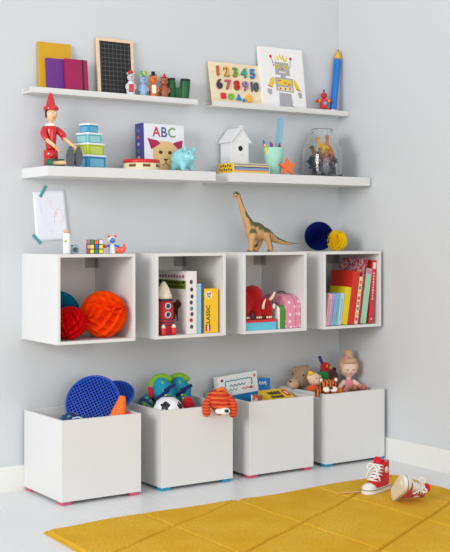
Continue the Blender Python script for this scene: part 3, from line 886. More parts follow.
# glass jar with toy animals
JX, JY = 1.517, -0.122
t = thing('glass_jar', 'clear glass jar with a domed shoulder full of toy animals', 'jar', (JX, JY, SZ))
GL = glass_mat('clear_glass')
outer = [(0.0, 0.0), (0.090, 0.0), (0.097, 0.005), (0.0985, 0.020), (0.0975, 0.105), (0.092, 0.140), (0.076, 0.176), (0.058, 0.198), (0.052, 0.206), (0.050, 0.222), (0.053, 0.226), (0.0535, 0.232), (0.051, 0.235)]
inner = [(0.0485, 0.234), (0.0475, 0.222), (0.0495, 0.205), (0.056, 0.1955), (0.0735, 0.174), (0.0895, 0.139), (0.095, 0.105), (0.096, 0.020), (0.093, 0.0075), (0.0, 0.006)]
lathe('glass_body', outer + inner, GL, t, seg=48)
def toy_animal(name, label, cat, loc, rot, s, m, neck=1.0, tail=1.0, group='toy animals in the jar'):
    t = thing(name, label, cat, loc, rot, group)
    it = [('e', (0, 0, 0.045 * s), (0.034 * s, 0.017 * s, 0.020 * s)),
          ('l', [(0.026 * s, 0, 0.050 * s), (0.042 * s, 0, (0.062 + 0.012 * neck) * s), (0.050 * s, 0, (0.072 + 0.024 * neck) * s)], [0.013 * s, 0.0095 * s, 0.009 * s]),
          ('l', [(0.048 * s, 0, (0.074 + 0.024 * neck) * s), (0.066 * s, 0, (0.068 + 0.024 * neck) * s)], [0.0105 * s, 0.0065 * s]),
          ('l', [(-0.028 * s, 0, 0.048 * s), (-0.050 * s, 0.004 * s, 0.042 * s), (-0.072 * s * tail, 0.008 * s, 0.046 * s)], [0.012 * s, 0.007 * s, 0.003 * s])]
    for sx in (-1, 1):
        for sy in (-1, 1):
            it.append(('l', [(sx * 0.022 * s, sy * 0.010 * s, 0.040 * s), (sx * 0.025 * s, sy * 0.013 * s, 0.020 * s), (sx * 0.024 * s, sy * 0.013 * s, 0.005 * s)], [0.0095 * s, 0.007 * s, 0.006 * s]))
    b = blob('body', it, m, t, 0.0032 * s, 2)
    for sy in (-1, 1):
        ball('eye', 0.002 * s, INK, t, (0.054 * s, sy * 0.008 * s, (0.078 + 0.024 * neck) * s), sub=1)
    return t
GREYT = mat('grey_toy_rubber', (70, 74, 86), 0.6, var=0.2, vscale=60); ORT = mat('orange_toy_rubber', (214, 120, 44), 0.5, var=0.2, vscale=60)
YLT = mat('yellow_toy_rubber', (234, 178, 26), 0.5, var=0.1); BRT = mat('brown_toy_rubber', (128, 84, 44), 0.6, var=0.2, vscale=60); SLT = mat('slate_toy_rubber', (88, 90, 104), 0.6, var=0.2, vscale=60)
zj = SZ + 0.0065
CHT = mat('charcoal_toy_rubber', (58, 58, 64), 0.6)
RBT = mat('redbrown_toy_rubber', (160, 62, 36), 0.6)
def in_jar(name, label, ang, rad, dz, s, m, neck, flip=0.0, pitch=0.0):
    toy_animal(name, label, 'toy animal', (JX + rad * math.cos(ang), JY + rad * math.sin(ang), zj + dz), (0, pitch, ang + PI / 2 + flip), s, m, neck, 0.6)
in_jar('toy_rhino', 'dark grey toy animal standing at the left of the jar', 3.6, 0.044, 0, 0.95, GREYT, 0.1)
in_jar('toy_elephant', 'slate toy animal standing at the right of the jar', -0.5, 0.044, 0, 0.98, SLT, 0.6)
in_jar('toy_bear', 'charcoal toy animal at the back of the jar', 1.2, 0.044, 0, 0.95, CHT, 0.3)
in_jar('toy_hippo', 'charcoal toy animal at the front of the jar', -1.75, 0.046, 0, 0.80, CHT, 0.0, PI)
in_jar('toy_seal', 'slate toy animal upright at the far right of the jar', 0.1, 0.050, 0.058, 0.80, SLT, 0.3, 0, -0.5)
in_jar('toy_lion', 'brown toy animal lying above the grey ones in the jar', 3.4, 0.044, 0.064, 0.85, BRT, 0.3, PI, -0.2)
in_jar('toy_dog', 'small red brown toy animal in the middle of the jar', -1.5, 0.036, 0.052, 0.66, RBT, 0.3)
in_jar('toy_camel', 'orange toy animal climbing at the right of the jar', -0.6, 0.026, 0.094, 0.90, ORT, 0.8, 0.3, -0.45)
in_jar('toy_giraffe', 'yellow toy animal near the top of the jar', 3.9, 0.028, 0.108, 0.78, YLT, 0.5, 2.6, -0.25)
in_jar('toy_wolf', 'dark grey toy animal leaning at the left of the jar', 2.9, 0.050, 0.050, 0.80, GREYT, 0.2, 0, 0.2)

# ------------------------------------------------------------------ drawing on the wall
t = thing('child_drawing', 'childs faint crayon drawing taped to the wall', 'drawing', (0.0640, -0.0012, 1.038), (0, -0.078, 0))
verts, faces = [], []
nx, nz = 10, 14
for j in range(nz + 1):
    for i in range(nx + 1):
        u, v = i / nx, j / nz
        curl = 0.5 * (0.012 * max(0, u - 0.35) ** 2 * (1 - v) * 3 + 0.004 * max(0, u - 0.4) * v)
        verts.append((u * 0.150, -0.0008 - curl, v * 0.212))
for j in range(nz):
    for i in range(nx):
        k = j * (nx + 1) + i
        faces.append((k, k + 1, k + nx + 2, k + nx + 1))
me = bpy.data.meshes.new('sheet')
me.from_pydata(verts, [], faces)
sh = link('sheet', me, mat('drawing_paper', (232, 234, 242), 0.85, var=0.01), t, smooth=True)
sd = sh.modifiers.new('thick', 'SOLIDIFY'); sd.thickness = 0.0004
def crayon(pts, c, r=0.0009):
    tube('crayon_line', [(x, -0.0010 - 0.006 * max(0, x / .15 - 0.35) ** 2 * (1 - z / .212) * 3 - 0.002 * max(0, x / .15 - 0.4) * (z / .212), z) for x, z in pts], r, mat('crayon_%d_%d' % (c[0], c[1]), c, 0.9), t, seg=5, n=4)
SAL = (240, 200, 192); PNK = (236, 218, 220); BLU = (212, 222, 232); GRY = (220, 222, 226)
crayon([(0.066, 0.186), (0.058, 0.160), (0.076, 0.176), (0.070, 0.150), (0.086, 0.172), (0.082, 0.148)], PNK)
crayon([(0.078, 0.144), (0.086, 0.136), (0.092, 0.140)], SAL, 0.0011)
crayon([(0.092, 0.072), (0.090, 0.100), (0.100, 0.126), (0.114, 0.132), (0.126, 0.118), (0.130, 0.094), (0.124, 0.070)], SAL, 0.0013)
crayon([(0.094, 0.112), (0.106, 0.120), (0.100, 0.106), (0.092, 0.104)], SAL, 0.0011)
crayon([(0.112, 0.066), (0.116, 0.088), (0.122, 0.078)], PNK)
crayon([(0.030, 0.160), (0.034, 0.130), (0.026, 0.146), (0.036, 0.118)], BLU)
crayon([(0.036, 0.110), (0.050, 0.092), (0.040, 0.080), (0.058, 0.066)], GRY)
crayon([(0.060, 0.054), (0.070, 0.036), (0.082, 0.046), (0.076, 0.024)], PNK)
TEAL = mat('teal_tape', (78, 158, 160), 0.6)
box('tape', -0.007, 0.007, -0.0022, -0.0016, -0.028, 0.028, TEAL, t, 0.0002, (0.048, 0, 0.212), (0, 0.60, 0))
box('tape', -0.007, 0.007, -0.0022, -0.0016, -0.026, 0.026, TEAL, t, 0.0002, (0.004, 0, 0.012), (0, -0.70, 0))

# ------------------------------------------------------------------ on top of the wall cubes
TZ = 0.9912
t = thing('glitter_bottle', 'small white patterned bottle with a cork stopper', 'bottle', (0.086, -0.250, TZ))
lathe('glass_body', [(0.0145, 0), (0.016, 0.002), (0.016, 0.066), (0.014, 0.078), (0.0130, 0.084)], spots('bottle_print', (232, 236, 236), (186, 206, 196), 90, 0.25, 0.3, 0, 0.8), t, seg=22)
lathe('cork', [(0.011, 0.084), (0.0135, 0.086), (0.0135, 0.096), (0.011, 0.098)], mat('cork_brown', (206, 166, 136), 0.8), t, seg=18)
ball('leaf_print', (0.006, 0.002, 0.007), mat('bottle_lime', (178, 196, 60), 0.5), t, (-0.012, -0.0125, 0.052), (0, 0, -0.76), 1)
t = thing('toy_camera', 'tiny grey blue toy camera beside the bottle', 'toy camera', (0.121, -0.247, TZ), (0, 0, -0.25))
CMG = mat('camera_greyblue', (150, 168, 176), 0.4)
box('camera_body', -0.017, 0.017, -0.011, 0.011, 0, 0.032, CMG, t, 0.003)
lathe('lens', [(0.010, 0), (0.010, 0.006), (0.008, 0.007), (0.007, 0.004), (0, 0.004)], mat('camera_dark', (62, 72, 78), 0.3), t, (0.001, -0.011, 0.016), (PI / 2, 0, 0), 20)
box('shutter_button', -0.013, -0.006, -0.004, 0.004, 0.032, 0.0365, mat('camera_dark', (62, 72, 78)), t, 0.001)
box('viewfinder', 0.000, 0.012, -0.006, 0.006, 0.032, 0.040, CMG, t, 0.0015)

# puzzle cube
t = thing('puzzle_cube', 'scrambled colour puzzle cube with black edges', 'puzzle cube', (0.212, -0.250, TZ), (0, 0, -0.20))
s = 0.0575
box('core', -s / 2, s / 2, -s / 2, s / 2, 0, s, INK, t, 0.002)
cc = {'r': (206, 50, 60), 'g': (24, 130, 60), 'o': (238, 96, 30), 'w': (232, 232, 236), 'y': (240, 214, 30), 'b': (30, 90, 190), 'p': (222, 140, 150)}
fr = ['gow', 'yby', 'ygy']; lf = ['prp', 'rpw', 'prr']; tp = ['wyg', 'orb', 'gwy']
q = s / 3
for r_ in range(3):
    for c_ in range(3):
        def st(ch, loc, rot):
            plate('sticker', rrect(q * .78, q * .78, 0.0015, n=2), -0.0006, 0.0004, paint('cube_' + ch, cc[ch]), t, loc, rot)
        u, v = -s / 2 + q * (c_ + .5), s - q * (r_ + .5)
        st(fr[r_][c_], (u, -s / 2, v), (0, 0, 0))
        st(lf[r_][c_], (-s / 2, -u, v), (0, 0, -PI / 2))
        st('rgb'[c_], (s / 2, u, v), (0, 0, PI / 2))
        st(tp[r_][c_], (u, v - s / 2, s), (-PI / 2, 0, 0))

# little fox figure
t = thing('fox_figure', 'little white and blue fox figure with a coral tail', 'toy figure', (0.292, -0.252, TZ), (0, 0, -0.45))
FW = paint('fox_white', (230, 232, 236)); FB = paint('fox_blue', (28, 116, 196)); FC = paint('fox_coral', (226, 96, 66))
lathe('body', [(0.013, 0), (0.0145, 0.003), (0.0155, 0.018), (0.012, 0.034), (0.009, 0.042)], FW, t, seg=20)
hd = ball('head', (0.0195, 0.018, 0.0165), FW, t, (0, -0.001, 0.055))
ball('face_disc', (0.0125, 0.004, 0.0115), FB, hd, (0.001, -0.0165, -0.001))
ball('nose', 0.0035, FC, hd, (0.001, -0.021, -0.001), sub=1)
for sx in (-1, 1):
    ball('eye', 0.0022, FW, hd, (sx * 0.006, -0.0185, 0.004), sub=1)
    lathe('ear', [(0.0060, 0), (0.0065, 0.005), (0.0045, 0.010), (0, 0.012)], FC, hd, (sx * 0.0125, 0, 0.011), (0, sx * 0.2, 0), 12, flat=0.6)
    a = tube('arm', [(sx * 0.010, -0.004, 0.034), (sx * 0.022, -0.008, 0.030)], [0.005, 0.0045], FB, t, seg=8)
    ball('paw', 0.0062, FB, a, (sx * 0.025, -0.010, 0.029), sub=1)
    ball('foot', (0.008, 0.011, 0.005), FW, t, (sx * 0.008, -0.008, 0.005), sub=1)
blob('tail', [('l', [(0.012, 0.006, 0.010), (0.030, 0.002, 0.007), (0.046, -0.004, 0.016), (0.050, -0.006, 0.034)], [0.007, 0.011, 0.012, 0.006]), ('e', (0.028, -0.004, 0.015), (0.016, 0.010, 0.014))], FC, t, 0.0022, 2)
ball('berry', 0.008, FC, t, (-0.030, -0.012, 0.030), sub=2)

# long-necked dinosaur
t = thing('dinosaur_figure', 'tan long necked toy dinosaur with green back patches', 'dinosaur', (1.082, -0.185, TZ), (0, 0, 0))
DM = attr_mat('dinosaur_paint', (196, 150, 96), (82, 88, 54), 0.05, 0.30, 0.6, 30, 1.9)
it = [('e', (-0.004, 0, 0.095), (0.060, 0.034, 0.042), (0, 0.25, 0)), ('e', (0.036, 0, 0.084), (0.036, 0.028, 0.032), (0, 0.4, 0)), ('e', (-0.036, 0, 0.092), (0.028, 0.026, 0.034)),
      ('l', [(-0.036, 0, 0.112), (-0.066, 0, 0.160), (-0.090, 0, 0.215), (-0.104, 0, 0.254)], [0.028, 0.0175, 0.0125, 0.010]),
      ('l', [(-0.104, 0, 0.256), (-0.118, 0, 0.260), (-0.131, 0, 0.254)], [0.0115, 0.0115, 0.0075]), ('e', (-0.116, 0, 0.270), (0.009, 0.006, 0.006)),
      ('l', [(0.055, 0, 0.084), (0.100, 0, 0.058), (0.175, 0, 0.038), (0.258, 0, 0.036)], [0.025, 0.0175, 0.0095, 0.003])]
for x0, y0, x1 in ((-0.040, -0.018, -0.046), (-0.024, 0.020, -0.014), (0.026, -0.020, 0.040), (0.040, 0.018, 0.062)):
    pass
for x0, sy, kx, fx in ((-0.038, -1, -0.046, -0.046), (-0.026, 1, -0.010, -0.018), (0.036, -1, 0.052, 0.064), (0.030, 1, 0.030, 0.012)):
    it.append(('l', [(x0, sy * 0.017, 0.082), (kx, sy * 0.021, 0.044), (fx, sy * 0.021, 0.011)], [0.021, 0.0145, 0.0125]))
    it.append(('e', (fx - 0.003, sy * 0.021, 0.006), (0.015, 0.012, 0.0065)))
blob('body', it, DM, t, 0.0042, 4, paint_dir=(0.35, 0, 1))
for sy in (-1, 1):
    ball('eye', 0.0024, INK, t, (-0.118, sy * 0.0105, 0.263), sub=1)
tube('mouth', [(-0.137, 0.0, 0.252), (-0.126, -0.0085, 0.253), (-0.114, -0.011, 0.255)], 0.0012, mat('dino_mouth', (150, 70, 60), 0.6), t, seg=6, n=3)
for x0, sy in ((-0.046, -1), (-0.018, 1), (0.064, -1), (0.012, 1)):
    for k in (-1, 0, 1):
        ball('claw', (0.004, 0.003, 0.003), mat('dino_claw', (96, 70, 48), 0.6), t, (x0 - 0.0165 + abs(k) * 0.002, sy * 0.021 + k * 0.006, 0.004), sub=1)

# paper honeycomb balls
def honeycomb(label, loc, r, c, rot, n=30, cells=7, c2=None):
    T = cells * 6
    verts, faces = [], []
    for k in range(n):
        s = 1 if k % 2 else -1
        b = len(verts)
        for j in range(T + 1):
            th = PI * j / T
            ph = 2 * PI * k / n + s * (PI / n) * 0.92 * math.cos(2 * PI * j / 6.0)
            for q in (0.58, 0.80, 1.0):
                p = 2 * PI * k / n * (1 - q) + ph * q
                verts.append((r * q * math.sin(th) * math.cos(p), r * q * math.sin(th) * math.sin(p), r * (0.15 + 0.85 * q) * math.cos(th)))
        for j in range(T):
            for q in range(2):
                a = b + j * 3 + q
                faces.append((a, a + 1, a + 4, a + 3))
    me = bpy.data.meshes.new('honeycomb_ball')
    me.from_pydata(verts, [], faces)
    nm = 'tissue_%d_%d_%d' % c
    if nm not in _m:
        m, nt, bs, tc = base_mat(nm, 0.9, 0, spec=0.1)
        bs.inputs['Base Color'].default_value = rgb(c)
        tr = nt.nodes.new('ShaderNodeBsdfTranslucent')
        tr.inputs['Color'].default_value = rgb(c2 or c)
        mx = nt.nodes.new('ShaderNodeMixShader')
        mx.inputs[0].default_value = 0.45
        nt.links.new(bs.outputs[0], mx.inputs[1])
        nt.links.new(tr.outputs[0], mx.inputs[2])
        nt.links.new(mx.outputs[0], nt.nodes['Material Output'].inputs['Surface'])
        _m[nm] = m
    t = thing('honeycomb_ball', label, 'paper ball', loc, rot, 'paper honeycomb balls')
    link('paper_leaves', me, _m[nm], t)
    core = [(r * 0.60 * math.sin(PI * i / 14), -r * 0.62 * math.cos(PI * i / 14)) for i in range(15)]
    lathe('core', core, _m[nm], t, seg=20)  # solid inner sphere added so light is not lost between the leaves
    return t
honeycomb('navy blue honeycomb paper ball on top of a wall cube', (1.500, -0.118, TZ + 0.0712), 0.0705, (24, 38, 124), (0.5, 0.9, 0.4), 34, 7)
honeycomb('yellow honeycomb paper ball in front of the navy one', (1.552, -0.190, TZ + 0.050), 0.0515, (255, 224, 40), (0.6, -0.7, 0.2), 26, 5, (255, 236, 70))
IZ = 0.6442
honeycomb('orange honeycomb paper ball, the largest, inside a wall cube', (0.2420, -0.268, IZ + 0.0975), 0.0965, (255, 92, 14), (0.5, 1.25, 0.2), 22, 5, (255, 96, 16))
honeycomb('red honeycomb paper ball in front of the teal one', (0.0835, -0.280, IZ + 0.0685), 0.0675, (228, 16, 28), (0.25, 0.15, 0), 24, 5)
honeycomb('teal honeycomb paper ball behind the red one', (0.110, -0.112, IZ + 0.096), 0.0945, (12, 148, 184), (1.3, 0.2, 0.5), 34, 6)

# ------------------------------------------------------------------ second cube: rocket and books
t = thing('toy_rocket', 'red toy rocket with cream nose cone and round portholes', 'toy rocket', (0.521, -0.288, IZ), (0, 0, -0.55))
ROK = spots('rocket_red', (184, 24, 38), (160, 18, 30), 120, 0.2, 0.55)
lathe('fuselage', [(0.034, 0), (0.038, 0.004), (0.0415, 0.06), (0.0415, 0.11), (0.037, 0.148)], ROK, t, seg=30)
lathe('nose_cone', [(0.0375, 0.152), (0.0325, 0.172), (0.0215, 0.201), (0.0085, 0.222), (0, 0.228)], mat('rocket_cream', (232, 222, 196), 0.5), t, seg=30)
lathe('nose_ring', [(0.0385, 0.145), (0.0395, 0.148), (0.0385, 0.154)], mat('rocket_navy', (36, 40, 72), 0.5), t, seg=30)
for z0 in (0.040, 0.052, 0.064):
    lathe('navy_band', [(0.0415, z0), (0.0424, z0 + 0.001), (0.0424, z0 + 0.004), (0.0415, z0 + 0.005)], mat('rocket_navy', (36, 40, 72)), t, seg=30)
for zz in (0.088, 0.124):
    pw = lathe('porthole', [(0.014, -0.004), (0.014, 0.003), (0.010, 0.004), (0.0095, 0.001)], mat('rocket_silver', (190, 194, 200), 0.3), t, (0.018, -0.0370 if zz < 0.11 else -0.0355, zz), (PI / 2, 0, 0.46), 22)
    lathe('porthole_glass', [(0.0098, 0.002), (0.006, 0.003), (0, 0.0033)], mat('rocket_glass', (40, 54, 84), 0.1), pw, seg=18)
for k in range(3):
    a = -PI / 2 + 0.55 + (k - 0.5) * 2.09 * 0.55 if k < 2 else PI / 2
    f = blob('booster', [('l', [(0, 0, 0.010), (0, 0, 0.026)], [0.0125, 0.012])], mat('rocket_fin_red', (200, 30, 44), 0.4), t, 0.0028, 2, loc=(0.047 * math.cos(a), 0.047 * math.sin(a), 0))
    lathe('booster_tip', [(0.0105, 0.032), (0.007, 0.043), (0, 0.048)], mat('rocket_cream', (232, 222, 196)), f, seg=16)

def spine_book(name, label, x0, tw, h, depth, yfront, cover, spine, lean=0.0, group=None, rz=0.0, base=IZ):
    """stands with its spine to the room; pivot on lower right edge; covers face left and right"""
    t = thing(name, label, 'book', (x0 + tw, yfront, base + 0.0003), (0, lean, rz), group)
    c = 0.002
    box('front_cover', -tw, -tw + c, 0, depth, 0, h, cover, t, 0.0005)
    box('back_cover', -c, 0, 0, depth, 0, h, cover, t, 0.0005)
    box('spine', -tw + c, -c, 0, c, 0, h, spine, t, 0.0004)
    box('pages', -tw + c, -c, c, depth - 0.003, 0.003, h - 0.003, PAPER, t, 0)
    return t
CW = mat('animal_book_white', (226, 222, 222), 0.45)
t = spine_book('picture_book', 'thick white picture book with a green title band and brown horse', 0.6165, 0.0515, 0.268, 0.250, -0.318, CW, CW)
bk = t
def cov(nm, y0, y1, z0, z1, m, r=0.001):
    return plate(nm, rrect(y1 - y0, z1 - z0, r, -(y0 + y1) / 2, (z0 + z1) / 2), -0.0004, 0.0002, m, bk, (-0.0515, 0, 0), (0, 0, -PI / 2))
cov('title_band', 0.006, 0.246, 0.190, 0.228, mat('title_green', (112, 136, 34), 0.5))
dk = mat('title_dark_green', (62, 76, 26), 0.6); pk = mat('title_plum', (150, 90, 110), 0.6); gy = mat('line_grey', (176, 170, 170), 0.7)
for k in range(9):
    cov('title_stroke', 0.018 + k * 0.024, 0.034 + k * 0.024, 0.212, 0.222 if k % 2 else 0.225, dk)
    cov('title_stroke', 0.024 + k * 0.022, 0.040 + k * 0.022, 0.196, 0.207 if k % 2 else 0.205, dk)
    cov('heading_stroke', 0.020 + k * 0.024, 0.035 + k * 0.024, 0.238, 0.249 if k % 3 else 0.252, pk)
for k in range(3):
    cov('text_line', 0.010, 0.20, 0.160 + k * 0.010, 0.162 + k * 0.010, gy, 0.0008)
HB = mat('horse_brown', (92, 56, 40), 0.6)
plate('horse_print', [(-0.040, 0.128), (-0.060, 0.140), (-0.078, 0.146), (-0.092, 0.132), (-0.112, 0.128), (-0.150, 0.120), (-0.158, 0.100), (-0.154, 0.060), (-0.146, 0.060), (-0.140, 0.090), (-0.116, 0.086), (-0.104, 0.058), (-0.094, 0.060), (-0.096, 0.086), (-0.082, 0.072), (-0.078, 0.052), (-0.070, 0.054), (-0.072, 0.086), (-0.066, 0.106), (-0.048, 0.116)], -0.0004, 0.0002, HB, bk, (-0.0515, 0, 0), (0, 0, -PI / 2))
for k, (zz, c) in enumerate(((0.222, (70, 66, 72)), (0.190, (60, 60, 66)), (0.160, (66, 60, 62)), (0.134, (60, 60, 72)), (0.108, (70, 130, 140)), (0.084, (60, 60, 66)), (0.058, (170, 44, 50)), (0.030, (66, 70, 80)))):
    plate('spine_picture', disc(0.0085, -0.026 + (k % 3 - 1) * 0.002, zz, 7, 0.0095), -0.0005, 0.0002, mat('spine_pic_%d' % k, c, 0.6), bk)
spine_book('picture_book', 'slim pale blue book between the white book and navy one', 0.6700, 0.0225, 0.214, 0.20, -0.316, mat('paleblue_cover', (150, 194, 206), 0.5), mat('paleblue_cover', (150, 194, 206)))
spine_book('picture_book', 'thin navy book behind the yellow box', 0.6945, 0.011, 0.214, 0.20, -0.314, mat('navy_cover', (36, 84, 140), 0.5), mat('navy_cover', (36, 84, 140)))
# yellow brick-set box
t = thing('brick_box', 'yellow building brick box with red square and vertical lettering', 'box', (0.7085, -0.318, IZ), (0, 0.0, 0))
box('carton', 0, 0.0705, 0, 0.19, 0, 0.191, mat('brickbox_yellow', (242, 192, 16), 0.35), t, 0.0015)
text('lettering', 'CLASSIC', 0.026, INK, t, (0.019, -0.0006, 0.072), (PI / 2, -PI / 2, 0), fat=0.0003)
plate('logo_square', rrect(0.026, 0.026, 0.001, 0.017, 0.021), -0.0005, 0.0, mat('logo_red', (206, 30, 40), 0.4), t)
text('logo_lettering', 'LEGO', 0.0095, mat('puppet_white', (238, 236, 230)), t, (0.017, -0.0012, 0.021), (PI / 2, -PI / 2, 0), fat=0.0006)
plate('small_print_bar', rrect(0.003, 0.014, 0.001, 0.037, 0.022), -0.0005, 0.0, mat('line_grey', (176, 170, 170)), t)
plate('picture_disc', disc(0.0165, 0.022, 0.164, 20), -0.0005, 0.0, mat('disc_white', (230, 226, 220), 0.5), t)
for cx, cz, c in ((0.016, 0.168, (60, 110, 180)), (0.028, 0.170, (200, 60, 60)), (0.024, 0.157, (70, 150, 90)), (0.015, 0.158, (236, 180, 40))):
    plate('picture_patch', disc(0.0055, cx, cz, 8), -0.0008, 0.0, mat('disc_%d_%d' % (c[0], c[1]), c, 0.5), t)

# ------------------------------------------------------------------ third cube
t = thing('lunch_tin', 'flat blue tin with a red rim under the red plush', 'tin', (0.914, -0.326, IZ))
LB = mat('tin_blue', (96, 190, 216), 0.35)
slab('tin_body', rrect(0.182, 0.135, 0.014, 0.091, 0.0675), 0, 0.036, LB, t)
slab('lid', rrect(0.185, 0.138, 0.015, 0.091, 0.0675), 0.034, 0.045, mat('tin_red', (206, 44, 52), 0.35), t, bev=0.002)
RP = cloth('red_plush', (170, 10, 22), var=0.25, vscale=120, bump=0.8, scale=260)
HORN = cloth('cream_felt', (236, 214, 190))
t = thing('plush_bull', 'shaggy red plush beast with cream horns on the tin', 'soft toy', (1.000, -0.256, IZ + 0.0455), (0, 0, 0))
t.scale = (1.06, 1.0, 1.10)
blob('body', [('e', (-0.030, 0.02, 0.070), (0.062, 0.058, 0.060)), ('e', (0.008, 0.004, 0.098), (0.048, 0.044, 0.042)), ('e', (0.052, -0.028, 0.046), (0.036, 0.030, 0.044), (0, -0.3, 0)), ('e', (0.060, -0.034, 0.030), (0.026, 0.024, 0.028)),
     ('l', [(-0.050, -0.02, 0.05), (-0.056, -0.034, 0.014)], [0.024, 0.015]), ('l', [(0.010, -0.02, 0.05), (0.008, -0.036, 0.014)], [0.024, 0.015]), ('e', (-0.03, 0.03, 0.02), (0.05, 0.04, 0.022))], RP, t, 0.005, 3)
tube('horn', [(0.026, -0.052, 0.044), (0.022, -0.062, 0.062), (0.030, -0.064, 0.082)], [0.006, 0.0055, 0.003], HORN, t, seg=10)
tube('horn', [(0.078, -0.026, 0.076), (0.090, -0.034, 0.092), (0.096, -0.040, 0.110)], [0.007, 0.0065, 0.004], HORN, t, seg=10)
ball('nose_horn', (0.008, 0.007, 0.012), HORN, t, (0.084, -0.050, 0.052))
ball('eye', 0.004, INK, t, (0.058, -0.059, 0.062), sub=1)
for x_ in (-0.056, 0.008, 0.052):
    for k in (-1, 0, 1):
        ball('toe', (0.0052, 0.006, 0.006), HORN, t, (x_ + k * 0.010, -0.051 + abs(k) * 0.003 - (0.012 if x_ > 0.03 else 0), 0.008), sub=1)
t = thing('small_case', 'small green case with a white rounded edge', 'case', (1.108, -0.312, IZ))
for nm, a, b_, m in (('white_shell', 0, 0.011, mat('case_white', (236, 234, 228), 0.4)), ('green_shell', 0.011, 0.040, mat('case_green', (66, 142, 40), 0.45))):
    plate(nm, rrect(0.11, 0.104, 0.022, 0.055, 0.052, corners=(0, 0, 1, 1)), -b_, -a, m, t, (0, 0, 0), (0, 0, PI / 2), bev=0.002)
for ch in t.children:
    ch.location = (0, 0, 0)
PKD = spots('pink_polka', (222, 138, 164), (246, 226, 232), 34, 0.22, 0.45, 0, 0.35)
t = thing('toy_suitcase', 'pink polka dot toy suitcase standing on edge', 'suitcase', (1.150, -0.316, IZ))
o_ = rrect(0.200, 0.152, 0.052, 0.100, 0.076, n=8, corners=(0, 0, 1, 1))
o_ = rrect(0.200, 0.152, 0.066, 0.100, 0.076, n=9, corners=(0, 0, 1, 1))
for nm, a, b_, g in (('shell_half', 0.001, 0.054, 0.0), ('rim', 0.054, 0.0575, 0.0015), ('shell_half', 0.0575, 0.082, 0.0)):
    pts = [(0.1 + (x - 0.1) * (1 + g * 10), 0.076 + (z - 0.076) * (1 + g * 10)) if g else (x, z) for x, z in o_]
    plate(nm, pts, -b_, -a, PKD if nm != 'rim' else mat('suitcase_rim', (196, 110, 136), 0.4), t, rot=(0, 0, PI / 2), bev=0.0016)
tube('handle', [(0.050, 0.072, 0.150), (0.050, 0.076, 0.158), (0.050, 0.100, 0.162), (0.050, 0.124, 0.158), (0.050, 0.128, 0.150)], 0.003, mat('suitcase_handle', (96, 60, 70), 0.5), t, seg=8)

# ------------------------------------------------------------------ fourth cube: leaning books
LE = 0.155
def lb(label, xr, tw, h, cover, spine=None, lean=LE, yf=-0.326, depth=0.16):
    return spine_book('picture_book', label, xr - tw, tw, h, depth, yf, cover, spine or cover, lean, 'books leaning in the wall cube')
for xr, c, l in ((1.3930, (226, 170, 190), 'pastel pink'), (1.4170, (150, 166, 206), 'lilac blue'), (1.4410, (120, 178, 208), 'sky blue'), (1.4650, (176, 206, 216), 'pale aqua')):
    b = lb('small %s book in the leaning pastel set' % l, xr, 0.0225, 0.150, mat('pastel_%d_%d' % (c[0], c[1]), c, 0.5), depth=0.10)
    box('title_strip', -0.0150, -0.0075, -0.0005, 0.0, 0.020, 0.125, mat('strip_%d' % c[0], tuple(int(v * .86) for v in c), 0.6), b, 0)
lb('bright yellow book leaning beside the pastel set', 1.502, 0.034, 0.178, mat('yellow_cover', (218, 196, 16), 0.45), depth=0.115)
lb('large plain red book leaning beside the yellow one', 1.543, 0.039, 0.252, mat('red_cover', (204, 40, 24), 0.45))
b = lb('cream spined book with small coloured pictures', 1.567, 0.0235, 0.226, mat('maroon_cover', (150, 34, 46), 0.5), mat('cream_spine', (232, 214, 178), 0.5))
for k in range(8):
    plate('spine_picture', rrect(0.013, 0.016, 0.003, -0.012, 0.024 + k * 0.025), -0.0005, 0.0, mat('creamspine_%d' % k, [(190, 70, 60), (222, 180, 70), (120, 150, 90), (200, 110, 70)][k % 4], 0.6), b)
lb('tall book with a swirling pink flower pattern cover', 1.5835, 0.0155, 0.314, patches('flower_cover', [(170, 60, 96), (206, 120, 150), (150, 36, 66), (120, 70, 110), (226, 170, 70), (186, 70, 90), (130, 170, 170), (214, 160, 170)], 125, 0.5, 0), mat('maroon_cover', (150, 34, 46)), depth=0.190)
b = lb('mint green spined book with fine dotted print', 1.618, 0.034, 0.264, spots('mint_print', (164, 206, 176), (126, 178, 146), 150, 0.25, 0.5))
plate('spine_head', rrect(0.030, 0.022, 0.002, -0.017, 0.250), -0.0005, 0.0, mat('mint_head', (196, 130, 160), 0.5), b)
b = lb('tall red book with white lettering leaning on the cube side', 1.6620, 0.0255, 0.302, mat('red_spine_cover', (204, 48, 54), 0.45), lean=0.085)
for k in range(10):
    plate('spine_lettering', rrect(0.007 if k % 3 else 0.009, 0.009, 0.002, -0.0125, 0.118 + k * 0.0135), -0.0005, 0.0, mat('lettering_white', (232, 190, 186), 0.6), b)
plate('spine_head', rrect(0.020, 0.030, 0.002, -0.0125, 0.277), -0.0005, 0.0, mat('spine_head_white', (226, 206, 206), 0.6), b)
plate('spine_mark', disc(0.005, -0.0125, 0.022, 10), -0.0005, 0.0, mat('lettering_white', (236, 220, 216)), b)

